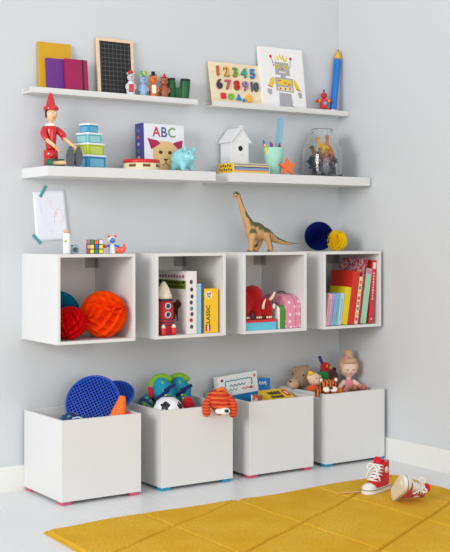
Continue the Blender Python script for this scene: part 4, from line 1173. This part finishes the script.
# ------------------------------------------------------------------ first floor box: paddles, cone, bag
PADB = mat('paddle_blue_plastic', (12, 66, 172), 0.4, var=0.05)
def paddle(label, loc, rot, r=0.118, handle=0.06):
    t = thing('bat', label, 'bat', loc, rot, 'blue plastic bats')
    lathe('rim', [(r - 0.010, -0.006), (r - 0.003, -0.007), (r, 0.0), (r - 0.003, 0.007), (r - 0.010, 0.006), (r - 0.010, -0.006)], PADB, t, rot=(PI / 2, 0, 0), seg=48)
    bm = bmesh.new()
    p = 0.0128
    n = int(r / p)
    for ax in (0, 1):
        for k in range(-n, n + 1):
            c = k * p
            L = math.sqrt(max(0, (r - 0.008) ** 2 - c * c))
            if L < 0.006:
                continue
            hw = 0.0024
            M4 = Matrix.Translation((c, 0, 0)) @ Matrix.Diagonal((2 * hw, 0.005, 2 * L, 1)) if ax == 0 else Matrix.Translation((0, 0, c)) @ Matrix.Diagonal((2 * L, 0.0046, 2 * hw, 1))
            bmesh.ops.create_cube(bm, size=1.0, matrix=M4)
    link('lattice', from_bm(bm, 'lattice'), PADB, t)
    if handle:
        blob('handle', [('l', [(0, 0, -r + 0.004), (0, 0, -r - handle * 0.5), (0, 0, -r - handle)], [0.012, 0.013, 0.0125])], PADB, t, 0.004, 2)
    return t
paddle('round blue plastic bat with a lattice of holes, nearest', (0.238, -0.183, 0.372), (-0.60, -0.45, -0.45))
paddle('round blue plastic bat half hidden behind the other', (0.362, -0.150, 0.384), (-0.95, -0.25, -0.40), 0.084, 0.03)
ORC = mat('orange_cone_plastic', (248, 112, 20), 0.4, var=0.04)
t = thing('marker_cone', 'orange plastic marker cone poking out of the box', 'cone', (0.278, -0.297, 0.250), (0.03, 0.24, 0))
lathe('cone', [(0.056, 0), (0.054, 0.004), (0.013, 0.154), (0.011, 0.157), (0.0, 0.157)], ORC, t, seg=32)
slab('base_plate', rrect(0.116, 0.116, 0.02), -0.005, 0.0, ORC, t, bev=0.0015)
ball_ = ball('red_ball', 0.026, mat('red_ball_plastic', (214, 40, 34), 0.3), None, (0.322, -0.332, 0.312), sub=3)
tag(ball_, 'small red plastic ball tucked beside the orange cone', 'ball')
t = thing('patterned_bag', 'crumpled dark blue patterned bag at the box edge', 'bag', (0.078, -0.285, 0.306))
BGM = patches('bag_print', [(14, 40, 88), (24, 66, 130), (10, 26, 62), (90, 126, 160), (18, 52, 108), (12, 34, 80), (14, 44, 100)], 110, 0.6, 0.4)
blob('cloth', [('e', (0, 0, -0.01), (0.062, 0.056, 0.048)), ('e', (-0.022, -0.030, 0.008), (0.034, 0.032, 0.026)), ('e', (0.036, -0.030, 0.004), (0.032, 0.034, 0.028)), ('e', (0.005, -0.004, 0.026), (0.038, 0.040, 0.022)), ('e', (0, 0, -0.12), (0.065, 0.060, 0.10))], BGM, t, 0.006, 3)
tube('drawstring', [(-0.01, -0.05, 0.03), (0.015, -0.062, 0.034), (0.03, -0.07, 0.02)], 0.003, mat('cord_pale', (170, 196, 214), 0.8), t, seg=6)

# ------------------------------------------------------------------ second floor box: football, boots, dog
FR_ = 0.069
t = thing('football', 'white football with black pentagons in the box', 'football', (0.545, -0.282, 0.312), (0.55, 0.1, 0.5))
bm = bmesh.new()
bmesh.ops.create_icosphere(bm, subdivisions=1, radius=1.0)
ico = bmesh.new()
bmesh.ops.create_icosphere(ico, subdivisions=1, radius=1.0)
bm.free(); ico.free()
ball('cover', FR_, mat('football_white', (232, 232, 236), 0.4), t, sub=3)
g = (1 + 5 ** 0.5) / 2
icov = [Vector(v).normalized() for a in (-1, 1) for b_ in (-g, g) for v in ((0, a, b_), (a, b_, 0), (b_, 0, a))]
for v in icov:
    nb = sorted([u for u in icov if u is not v], key=lambda u: (u - v).length)[:5]
    a0 = nb[0] - v * nb[0].dot(v)
    a0.normalize()
    b0 = v.cross(a0)
    pts = []
    for ring in (0.0, 0.5, 1.0):
        for k in range(5):
            an = 2 * PI * k / 5
            q = v + (a0 * math.cos(an) + b0 * math.sin(an)) * (0.345 * ring + 0.002)
            pts.append(tuple(q.normalized() * FR_ * 1.006))
    fc = [tuple(range(5))]
    for ring in range(2):
        for k in range(5):
            fc.append((ring * 5 + k, ring * 5 + (k + 1) % 5, ring * 5 + 5 + (k + 1) % 5, ring * 5 + 5 + k))
    me = bpy.data.meshes.new('pentagon_panel')
    me.from_pydata(pts, [], fc)
    link('pentagon_panel', me, mat('football_black', (26, 26, 30), 0.4), t, smooth=True)

TLB = spots('boot_teal_print', (14, 140, 170), (120, 178, 50), 42, 0.22, 0.9, 0.3, 1.0)
LIM = cloth('boot_lime', (124, 172, 40)); NVY = cloth('boot_navy', (24, 42, 110)); REDF = cloth('boot_red', (196, 30, 44))
def boot(label, loc, rot, lime=True):
    t = thing('soft_boot', label, 'boot', loc, rot, 'soft toy boots')
    blob('boot_body', [('l', [(0.026, 0, -0.10), (0.018, 0, -0.02), (0.006, 0, 0.04), (0.0, 0, 0.078)], [0.036, 0.042, 0.046, 0.040]), ('e', (0.008, -0.006, 0.05), (0.050, 0.042, 0.044))], TLB, t, 0.005, 4)
    blob('cuff', [('l', [(0.044, 0.006, 0.094), (0.010, 0.004, 0.108), (-0.026, 0.006, 0.096), (-0.046, 0.010, 0.060)], [0.014, 0.021, 0.023, 0.014])], LIM, t, 0.005, 3)
    lathe('strap', [(0.044, -0.009), (0.0485, -0.007), (0.0485, 0.007), (0.044, 0.009)], NVY, t, (0.006, 0, 0.046), (0.0, -0.45, 0.0), 28)
    box('strap_end', 0.0, 0.060, -0.056, -0.044, 0.050, 0.066, NVY, t, 0.004, rot=(0, -0.25, 0.35))
    blob('toe_patch', [('e', (-0.048, 0.0, 0.058), (0.014, 0.026, 0.030))], REDF, t, 0.005, 2)
    blob('heel_patch', [('e', (0.030, -0.012, -0.030), (0.036, 0.036, 0.034))], REDF, t, 0.005, 2)
    for k in range(3):
        ball('button', (0.007, 0.005, 0.007), mat('boot_button', (190, 200, 50), 0.5), t, (0.016 - k * 0.004, -0.046, 0.004 + k * 0.016), sub=1)
boot('soft blue and green toy boot with navy strap behind the football', (0.598, -0.165, 0.336), (0.0, -0.22, -0.40))
boot('second soft blue toy boot farther from the football', (0.700, -0.130, 0.328), (0.05, -0.12, -0.45))
t = blob('red_cushion', [('e', (0, 0, 0), (0.030, 0.026, 0.045)), ('e', (0.006, 0, -0.07), (0.034, 0.030, 0.06))], cloth('cushion_red', (196, 26, 40)), None, 0.005, 3, loc=(0.672, -0.240, 0.322))
tag(t, 'red soft toy foot between the football and the dog', 'soft toy')
t = blob('blue_cloth', [('e', (0, 0, 0), (0.035, 0.04, 0.05)), ('e', (0.03, 0.02, 0.015), (0.03, 0.03, 0.03)), ('e', (0, 0, -0.08), (0.036, 0.04, 0.07))], patches('bluecloth_print', [(24, 60, 130), (16, 130, 160), (110, 160, 60), (30, 44, 100)], 60, 0.9, 0.3), None, 0.005, 3, loc=(0.522, -0.135, 0.322))
tag(t, 'dark blue patterned soft toy behind the football', 'soft toy')

DOGM = stripes('dog_knit', (196, 44, 28), (226, 106, 44), 15, 'Z', 2.0, 0.95, 0.7, 500, 0.55, 0.75)
t = thing('plush_dog', 'orange and red striped plush dog hanging over the box rim', 'soft toy', (0.742, -0.378, 0.346), (0.0, 0.0, -0.45))
t.scale = (0.88, 0.88, 0.90)
blob('head', [('e', (0.0, -0.005, 0.018), (0.062, 0.050, 0.054)), ('e', (0.018, -0.034, -0.020), (0.040, 0.030, 0.032)), ('e', (-0.01, 0.04, -0.02), (0.055, 0.05, 0.06)), ('e', (-0.01, 0.07, -0.07), (0.05, 0.045, 0.08))], DOGM, t, 0.005, 4)
EARM = stripes('dog_ear_knit', (198, 46, 28), (226, 100, 40), 22, 'Z', 1.5, 0.95, 0.7, 500, 0.5, 0.8)
for sx, dz in ((-1, 0.0), (1, -0.006)):
    blob('ear', [('l', [(sx * 0.048, -0.018, 0.032), (sx * 0.066, -0.030, 0.000), (sx * 0.064, -0.036, -0.038 + dz)], [0.014, 0.0195, 0.021])], EARM, t, 0.004, 3)
blob('muzzle', [('e', (0.020, -0.060, -0.030), (0.030, 0.020, 0.018)), ('e', (-0.006, -0.056, -0.030), (0.022, 0.018, 0.014))], cloth('dog_white', (236, 232, 226)), t, 0.004, 3)
ball('nose', (0.011, 0.008, 0.0085), mat('nose_black', (26, 24, 26), 0.4), t, (0.027, -0.079, -0.026))
ball('eye', 0.003, INK, t, (-0.012, -0.060, 0.006), sub=1)
ball('eye', 0.003, INK, t, (0.038, -0.056, 0.004), sub=1)
blob('tuft', [('l', [(-0.010, -0.03, 0.066), (0.012, -0.036, 0.074), (0.03, -0.03, 0.060)], [0.008, 0.010, 0.007])], cloth('dog_tuft', (228, 108, 40)), t, 0.004, 2)

# ------------------------------------------------------------------ third floor box: games
GBL = mat('game_blue', (24, 128, 200), 0.4); GWH = mat('game_white', (232, 234, 234), 0.4)
t = thing('game_box', 'white game box with teal scribble border standing in the box', 'game box', (0.962, -0.120, 0.034), (-0.10, -0.072, 0.02))
box('carton', 0, 0.222, 0, 0.040, 0, 0.382, GWH, t, 0.0015)
box('blue_band', -0.0005, 0.2255, -0.0008, 0.0, 0, 0.288, GBL, t, 0)
TQ = mat('game_teal', (40, 140, 150), 0.6)
pts = []
for k in range(34):
    u = k / 33
    if u < 0.22: p_ = (0.035 - 0.004 * math.sin(u * 60), 0.300 + u * 0.22)
    elif u < 0.8: p_ = (0.035 + (u - 0.22) / 0.58 * 0.15, 0.352 + 0.006 * abs(math.sin((u - .22) * 40)))
    else: p_ = (0.187 - 0.004 * math.sin(u * 60), 0.350 - (u - 0.8) * 0.14)
    pts.append((p_[0], -0.0008, p_[1]))
tube('scribble_border', pts, 0.0022, TQ, t, seg=5, n=2)
for row, (x_, n_, c) in enumerate(((0.060, 5, (40, 110, 130)), (0.052, 4, (60, 150, 150)), (0.128, 5, (200, 70, 50)))):
    zz = (0.332, 0.314, 0.312)[row]
    tube('scribble_title', [(x_ + k * 0.010, -0.0009, zz + (0.005 if k % 2 else -0.004)) for k in range(n_ * 2 - (2 if row else 0))], 0.0018, mat('scribble_%d' % row, c, 0.6), t, seg=5, n=3)
for cx, cz, c in ((0.020, 0.362, (130, 40, 60)), (0.206, 0.362, (210, 110, 60)), (0.180, 0.312, (206, 60, 60))):
    plate('printed_dot', disc(0.007, cx, cz, 12), -0.0008, 0, mat('dot_%d_%d' % (c[0], c[1]), c, 0.6), t)
t = thing('blue_box', 'blue carton with white squiggle lettering behind the games', 'game box', (1.142, -0.078, 0.050), (-0.05, 0.05, 0))
box('carton', 0, 0.090, 0, 0.040, 0, 0.340, GBL, t, 0.0015)
tube('scribble_title', [(0.022, -0.001, 0.312), (0.030, -0.001, 0.326), (0.034, -0.001, 0.310), (0.044, -0.001, 0.324), (0.050, -0.001, 0.312), (0.060, -0.001, 0.326), (0.066, -0.001, 0.308)], 0.0026, GWH, t, seg=5, n=3)
YB = mat('yellow_game', (232, 186, 24), 0.4)
t = thing('yellow_game_box', 'yellow game box tilted at the front with black lettering', 'game box', (1.066, -0.325, 0.316), (0.28, -0.03, -0.12))
t.scale = (0.70, 0.9, 1)
box('carton', 0, 0.196, 0, 0.150, -0.045, 0.0, YB, t, 0.0015)
for k in range(7):
    slab('printed_letter', rrect(0.011, 0.034, 0.002, 0.046 + k * 0.0135, 0.106 - (k % 2) * 0.006), -0.0002, 0.0006, INK, t)
    if k < 6:
        slab('printed_letter', rrect(0.013, 0.028, 0.002, 0.042 + k * 0.016, 0.056 + (k % 2) * 0.004), -0.0002, 0.0006, INK, t)
slab('red_square', rrect(0.032, 0.070, 0.003, 0.170, 0.094), -0.0002, 0.0006, mat('logo_red', (206, 30, 40)), t)
slab('red_square_centre', rrect(0.014, 0.036, 0.002, 0.170, 0.094), 0.0, 0.0010, mat('red_square_white', (236, 220, 216), 0.5), t)
t = thing('story_book', 'small book with green and red cover between the game boxes', 'book', (1.008, -0.245, 0.068), (-0.10, 0.05, -0.1))
box('front_cover', 0, 0.075, -0.012, -0.010, 0, 0.275, patches('story_print', [(206, 196, 178), (190, 60, 56), (90, 130, 70), (220, 210, 196)], 60, 0.5, 0), t, 0.0005)
box('back_cover', 0, 0.075, -0.002, 0, 0, 0.275, GWH, t, 0.0005)
box('pages', 0.001, 0.073, -0.010, -0.002, 0.002, 0.272, PAPER, t, 0)
t = thing('grey_carton', 'pale grey carton edge behind the striped dog', 'box', (0.920, -0.180, 0.030), (0, 0, 0))
box('carton', 0, 0.026, 0, 0.120, 0, 0.318, mat('carton_grey', (190, 192, 186), 0.6), t, 0.001)
box('lid', -0.001, 0.027, -0.001, 0.121, 0.318, 0.328, mat('carton_grey', (190, 192, 186)), t, 0.001)

# ------------------------------------------------------------------ fourth floor box: soft toys
BRB = cloth('bear_brown', (164, 134, 108), bump=0.9, scale=220, var=0.15, vscale=90)
TAN = cloth('bear_tan', (198, 166, 138), bump=0.9, scale=220)
t = thing('teddy_bear', 'grey brown teddy bear lying at the back left corner', 'soft toy', (1.405, -0.110, 0.360))
blob('body', [('e', (0.004, 0, 0.026), (0.058, 0.050, 0.058)), ('e', (-0.03, -0.006, 0.006), (0.045, 0.036, 0.036)), ('e', (0.03, 0.01, -0.05), (0.055, 0.06, 0.07)), ('e', (0.04, 0.01, -0.16), (0.06, 0.06, 0.11)), ('e', (-0.034, 0.018, 0.060), (0.018, 0.012, 0.018)), ('e', (0.040, 0.022, 0.062), (0.018, 0.012, 0.018))], BRB, t, 0.005, 4)
blob('muzzle', [('e', (-0.072, -0.022, -0.002), (0.034, 0.028, 0.026))], TAN, t, 0.005, 3)
ball('nose', (0.008, 0.007, 0.006), mat('nose_brown', (84, 62, 52), 0.6), t, (-0.096, -0.030, 0.012))
ball('eye', 0.0042, INK, t, (-0.030, -0.046, 0.040), sub=1)
ball('eye', 0.0042, INK, t, (-0.056, 0.006, 0.040), sub=1)
CRMF = cloth('cream_fleece', (232, 200, 168)); YELF = cloth('yellow_fleece', (240, 200, 40)); ORF = cloth('coral_fleece', (226, 92, 60))
t = thing('plush_lamb', 'cream plush in a coral jumper with a yellow tuft', 'soft toy', (1.392, -0.218, 0.350))
blob('head', [('e', (0, 0, 0.036), (0.033, 0.030, 0.032)), ('e', (0.006, -0.020, 0.026), (0.020, 0.018, 0.016)), ('e', (0.032, 0.004, 0.040), (0.012, 0.010, 0.016)), ('e', (-0.030, 0.004, 0.046), (0.012, 0.010, 0.014))], CRMF, t, 0.004, 3)
blob('jumper', [('e', (-0.004, 0.0, -0.014), (0.034, 0.032, 0.030)), ('e', (-0.002, 0.004, -0.09), (0.036, 0.034, 0.085)), ('e', (-0.022, -0.024, -0.004), (0.020, 0.018, 0.018))], ORF, t, 0.004, 3)
blob('paw', [('e', (0.026, -0.026, -0.006), (0.013, 0.012, 0.020))], CRMF, t, 0.004, 2)
ball('tuft', (0.015, 0.012, 0.012), YELF, t, (-0.024, -0.002, 0.066))
for sx in (-1, 1):
    ball('eye', 0.0028, INK, t, (sx * 0.010, -0.029, 0.044), sub=1)
ball('nose', (0.0045, 0.003, 0.003), mat('nose_pink', (206, 120, 110), 0.6), t, (0.006, -0.0385, 0.028), sub=1)
t = thing('plush_caterpillar', 'green plush caterpillar with a red head and purple tip', 'soft toy', (1.500, -0.150, 0.355))
GRF = cloth('green_fleece', (24, 128, 56)); RDF = cloth('red_fleece', (190, 24, 42)); PUF = cloth('purple_fleece', (66, 44, 130))
blob('body', [('e', (0.002, 0, 0.030), (0.028, 0.026, 0.028)), ('e', (-0.006, -0.004, -0.004), (0.030, 0.028, 0.026)), ('e', (-0.010, 0, -0.06), (0.032, 0.030, 0.07)), ('e', (-0.010, 0, -0.18), (0.034, 0.032, 0.10))], GRF, t, 0.004, 2)
blob('head', [('e', (0.014, -0.002, 0.074), (0.030, 0.026, 0.026), (0, 0.5, 0))], RDF, t, 0.004, 2)
tube('feeler', [(-0.006, 0, 0.094), (-0.014, 0.002, 0.112), (-0.020, 0.004, 0.128)], [0.007, 0.0085, 0.008], PUF, t, seg=10)
for q in (-1, 1):
    ball('eye', (0.006, 0.003, 0.0075), mat('eye_green', (150, 180, 60), 0.5), t, (0.012 + q * 0.010, -0.027, 0.078 - q * 0.004), sub=1)
TGM = stripes('tiger_fur', (206, 112, 40), (52, 34, 28), 22, 'X', 5.0, 0.95, 0.6, 420, 0.62, 0.78)
TGE = cloth('tiger_orange', (200, 106, 40)); TGW = cloth('tiger_white', (238, 230, 218))
t = thing('plush_tiger', 'small striped plush tiger with paws over the box corner', 'soft toy', (1.374, -0.345, 0.354), (0, 0, -0.40))
t.scale = (1.08, 1.08, 1.05)
blob('head', [('e', (0, 0, 0.016), (0.038, 0.032, 0.030)), ('e', (0.01, 0.03, -0.03), (0.040, 0.036, 0.045)), ('e', (0.02, 0.05, -0.12), (0.045, 0.04, 0.09))], TGM, t, 0.004, 3)
for sx in (-1, 1):
    ear = blob('ear', [('e', (sx * 0.033, 0.004, 0.040), (0.0115, 0.007, 0.013))], TGE, t, 0.003, 2)
    ball('inner_ear', (0.0075, 0.003, 0.009), TGW, ear, (sx * 0.033, -0.002, 0.041), sub=1)
    blob('cheek', [('e', (sx * 0.016, -0.026, 0.003), (0.017, 0.012, 0.013))], TGW, t, 0.003, 2)
    ball('eye', 0.0033, INK, t, (sx * 0.012, -0.031, 0.024), sub=1)
blob('paw', [('l', [(-0.036, 0.0, -0.004), (-0.052, -0.014, -0.004), (-0.056, -0.020, -0.020)], [0.012, 0.0125, 0.012])], TGM, t, 0.003, 2)
blob('paw', [('l', [(0.034, 0.004, -0.004), (0.050, -0.004, -0.006)], [0.012, 0.012])], TGE, t, 0.003, 2)
ball('nose', (0.008, 0.006, 0.006), mat('tiger_nose', (62, 36, 34), 0.5), t, (0, -0.038, 0.010))
t = thing('dark_plush', 'dark brown plush lying behind the caterpillar and doll', 'soft toy', (1.585, -0.085, 0.352))
DKB = cloth('dark_brown_fleece', (98, 66, 50), bump=0.9, scale=220)
blob('body', [('e', (0, 0, 0.014), (0.058, 0.045, 0.044)), ('e', (0.01, 0, -0.06), (0.055, 0.05, 0.06)), ('e', (0.01, 0, -0.17), (0.05, 0.05, 0.10))], DKB, t, 0.005, 3)
for sx in (-1, 1):
    blob('ear', [('e', (sx * 0.036, 0, 0.050), (0.015, 0.010, 0.014))], DKB, t, 0.004, 2)
# doll
t = thing('rag_doll', 'rag doll with a beige topknot in a pink dress', 'doll', (1.642, -0.172, 0.330), (0, 0, -0.42))
DSK = cloth('doll_skin', (236, 204, 180), bump=0.25); DHR = cloth('doll_hair', (208, 168, 132), bump=0.6); DPK = cloth('doll_pink', (232, 140, 164), bump=0.3)
blob('head', [('e', (0, 0, 0.088), (0.044, 0.040, 0.044)), ('l', [(0, 0, 0.05), (0, 0.002, 0.036)], [0.014, 0.014]), ('e', (0, -0.040, 0.078), (0.005, 0.004, 0.004))], DSK, t, 0.004, 3)
hr = blob('hair', [('e', (0, 0.012, 0.106), (0.050, 0.042, 0.046)), ('e', (-0.034, 0.000, 0.098), (0.016, 0.024, 0.030)), ('e', (0.034, 0.000, 0.098), (0.016, 0.024, 0.030)), ('e', (0.0, 0.008, 0.160), (0.024, 0.023, 0.022)), ('e', (0, 0.014, 0.08), (0.046, 0.034, 0.04)), ('e', (0, -0.024, 0.124), (0.036, 0.018, 0.016))], DHR, t, 0.004, 3)
ball('flower', (0.010, 0.007, 0.010), DPK, hr, (-0.020, -0.026, 0.140))
for sx in (-1, 1):
    ball('eye', 0.0034, mat('doll_eye', (70, 50, 44), 0.5), t, (sx * 0.016, -0.0385, 0.084), sub=1)
    ball('blush', (0.007, 0.003, 0.005), cloth('doll_blush', (236, 170, 160)), t, (sx * 0.025, -0.0335, 0.070), sub=1)
    ar = blob('arm', [('l', [(sx * 0.026, -0.006, 0.020), (sx * 0.050, -0.024, 0.000), (sx * 0.060, -0.040, -0.014)], [0.013, 0.012, 0.010])] + [('l', [(sx * 0.060 + q * 0.005, -0.044, -0.018), (sx * 0.061 + q * 0.007, -0.054, -0.022)], [0.004, 0.003]) for q in (-1.4, -0.5, 0.5, 1.4)] + [('l', [(sx * 0.054, -0.040, -0.010), (sx * 0.047, -0.048, -0.014)], [0.004, 0.003])], DSK, t, 0.0026, 2)
    lg = blob('leg', [('l', [(sx * 0.018, -0.02, -0.03), (sx * 0.020 + 0.01, -0.075, 0.004), (sx * 0.022 + 0.016, -0.105, 0.006)], [0.017, 0.015, 0.013])], stripes('doll_stocking', (214, 120, 80), (240, 206, 190), 46, 'Y', 0.5, 0.95, 0.4), t, 0.004, 2)
    blob('shoe', [('e', (sx * 0.023 + 0.017, -0.116, 0.008), (0.014, 0.014, 0.017))], cloth('doll_shoe', (196, 120, 92)), lg, 0.004, 2)
tube('mouth', [(-0.007, -0.0405, 0.066), (0, -0.0415, 0.064), (0.007, -0.0405, 0.066)], 0.0012, mat('doll_mouth', (196, 90, 90), 0.6), t, seg=6, n=3)
blob('dress', [('e', (0, 0, 0.008), (0.032, 0.026, 0.028)), ('e', (0, -0.004, -0.030), (0.046, 0.038, 0.034)), ('e', (0, 0.0, -0.10), (0.036, 0.036, 0.06)), ('e', (0, 0.0, -0.21), (0.034, 0.034, 0.08))], DPK, t, 0.004, 3)

# ------------------------------------------------------------------ red high-top shoes
RC = cloth('red_canvas', (204, 28, 44), bump=0.3, scale=700, var=0.06)
RUB = mat('white_rubber', (226, 224, 216), 0.5); LACE = cloth('white_lace', (236, 234, 230), bump=0.3)
LIN = mat('shoe_lining', (226, 208, 196), 0.9); NAVS = mat('navy_stripe', (52, 60, 92), 0.5)
def sneaker(label, loc, rot):
    t = thing('high_top_shoe', label, 'shoe', loc, rot, 'pair of red high top shoes')
    L = 0.172
    def hw(x):
        u = x / L
        w = 0.0265 + 0.0065 * math.sin(max(0, min(1, (u - 0.25) / 0.75)) * PI * 0.85) 
        if u < 0.12: w *= math.sqrt(max(0.0, 1 - ((0.12 - u) / 0.12) ** 2)) * 0.9 + 0.1 * (u > 0)
        if u > 0.80: w *= math.sqrt(max(0.0, 1 - ((u - 0.80) / 0.20) ** 2))
        return w
    xs = [L * (0.5 - 0.5 * math.cos(PI * k / 20)) for k in range(21)]
    out = [(x, -hw(x) ) for x in xs] + [(x, hw(x)) for x in reversed(xs[1:-1])]
    s_ = slab('sole', out, 0, 0.020, RUB, t, smooth=False)
    slab('sole_stripe', [(L / 2 + (x - L / 2) * 1.008, y * 1.016) for x, y in out], 0.0145, 0.0172, NAVS, s_)
    slab('outsole_tread', [(L / 2 + (x - L / 2) * 0.93, y * 0.90) for x, y in out], -0.0012, 0.0, mat('tread_cream', (222, 206, 180), 0.7), s_)
    for k in range(2):
        pass
    # upper: rings by height
    zs = [0.019, 0.030, 0.042, 0.052, 0.062, 0.074, 0.088, 0.102, 0.114]
    ft = [0.160, 0.150, 0.130, 0.108, 0.092, 0.083, 0.079, 0.078, 0.079]
    bk_ = [0.004, 0.003, 0.003, 0.004, 0.006, 0.008, 0.009, 0.009, 0.008]
    wd = [0.0275, 0.0275, 0.0265, 0.0255, 0.0250, 0.0245, 0.0245, 0.0250, 0.0255]
    bm = bmesh.new()
    n = 28
    rings = []
    def ring(z, b, f, w):
        vs_ = []
        for k in range(n):
            a = 2 * PI * k / n
            ca, sa = math.cos(a), math.sin(a)
            x_ = (b + f) / 2 + (f - b) / 2 * math.copysign(abs(ca) ** 0.8, ca)
            y_ = w * math.copysign(abs(sa) ** 0.75, sa)
            vs_.append(bm.verts.new((x_, y_, z)))
        return vs_
    for z_, f_, b_, w_ in zip(zs, ft, bk_, wd):
        rings.append(ring(z_ + 0.0, b_, f_, w_))
    rings.append(ring(0.115, 0.011, 0.076, 0.0225))
    rings.append(ring(0.080, 0.013, 0.074, 0.0205))
    rings.append(ring(0.040, 0.014, 0.100, 0.0200))
    for i in range(len(rings) - 1):
        for k in range(n):
            bm.faces.new((rings[i][k], rings[i][(k + 1) % n], rings[i + 1][(k + 1) % n], rings[i + 1][k]))
    bm.faces.new(rings[0]); bm.faces.new(rings[-1])
    link('upper', from_bm(bm, 'upper'), RC, t, smooth=True)
    blob('toe_cap', [('e', (0.136, 0, 0.018), (0.034, 0.0305, 0.024))], RUB, t, 0.0035, 2)
    tube('collar_binding', [(0.0435 + 0.036 * math.cos(2 * PI * k / 16), 0.0255 * math.sin(2 * PI * k / 16), 0.115) for k in range(17)], 0.0018, RC, t, seg=6, n=2)
    box('heel_stripe', 0.0035, 0.0065, -0.006, 0.006, 0.022, 0.114, LACE, t, 0.001, rot=(0, 0.05, 0))
    tg = plate('tongue', rrect(0.034, 0.085, 0.012, 0, 0.042), -0.003, 0.003, RC, t, (0.090, 0, 0.056), (0, 0, PI / 2), bev=0.001)
    tg.rotation_euler = Euler((-0.22, 0, PI / 2))
    # laces across the throat
    tz = [0.046, 0.056, 0.067, 0.079, 0.091, 0.103]
    tx = [0.124, 0.107, 0.094, 0.088, 0.086, 0.086]
    for k in range(6):
        tube('lace', [(tx[k] - 0.012, -0.0235, tz[k] + 0.002), (tx[k] + 0.001, -0.011, tz[k] + 0.005), (tx[k] + 0.003, 0, tz[k] + 0.006), (tx[k] + 0.001, 0.011, tz[k] + 0.005), (tx[k] - 0.012, 0.0235, tz[k] + 0.002)], 0.0031, LACE, t, seg=7, n=4)
        if k < 5:
            for sy in (-1, 1):
                tube('lace', [(tx[k] - 0.008, sy * 0.0225, tz[k] + 0.003), (tx[k] + 0.004, 0, tz[k] + 0.010), (tx[k + 1] - 0.008, -sy * 0.0225, tz[k + 1] + 0.003)], 0.0027, LACE, t, seg=7, n=4)
        for sy in (-1, 1):
            lathe('eyelet', [(0.0032, 0), (0.0032, 0.0012), (0.0018, 0.0014), (0.0016, 0)], mat('eyelet_silver', (196, 196, 200), 0.3), t, (tx[k] - 0.015, sy * 0.0246, tz[k]), (-sy * PI / 2, 0, 0), 10)
    for sy in (-1, 1):
        tube('lace_loop', [(0.090, sy * 0.004, 0.104), (0.100, sy * 0.020, 0.112), (0.108, sy * 0.030, 0.098), (0.102, sy * 0.022, 0.090), (0.092, sy * 0.004, 0.104)], 0.0028, LACE, t, seg=7)
        tube('lace_end', [(0.090, sy * 0.004, 0.104), (0.106, sy * 0.014, 0.094), (0.112, sy * 0.026, 0.070), (0.108, sy * 0.034, 0.048)], 0.0026, LACE, t, seg=7)
    lathe('ankle_patch', [(0.0135, 0), (0.0135, 0.001), (0, 0.0014)], RUB, t, (0.045, 0.0247, 0.084), (-PI / 2, 0, 0), 20)
    return t
RZ = 0.0182
sneaker('red canvas high top shoe with white laces standing upright', (1.240, -0.895, RZ), (0, 0, PI + 0.27))
# second shoe tipped back on its shaft, sole towards the room
away, right_, up_ = Vector((0.56, 0.83, 0)), Vector((0.83, -0.56, 0)), Vector((0, 0, 1))
fx = (-away * 0.98 + right_ * 0.20) * 0.84 + up_ * 0.54   # toe direction
fx.normalize()
fz = (right_ * 0.98 + away * 0.20).normalized()           # from sole to collar
fy = fz.cross(fx)
Mx = Matrix((fx, fy, fz)).transposed()
tipped = sneaker('red canvas high top shoe tipped over showing its white sole', (1.110, -1.062, 0.046), Mx.to_euler())
bpy.context.view_layer.update()
low = min((c.matrix_world @ v.co).z for c in tipped.children_recursive for v in c.data.vertices)
tipped.location.z += 0.0170 - low                         # rest on the pile
t = tube('loose_lace', [(1.090, -0.905, 0.0215), (1.060, -0.892, 0.0205), (1.030, -0.880, 0.020), (1.005, -0.874, 0.020)], 0.0028, mat('lace_tan', (206, 160, 120), 0.8), None, seg=7)
tag(t, 'thin tan lace end trailing on the rug beside the upright shoe', 'lace')
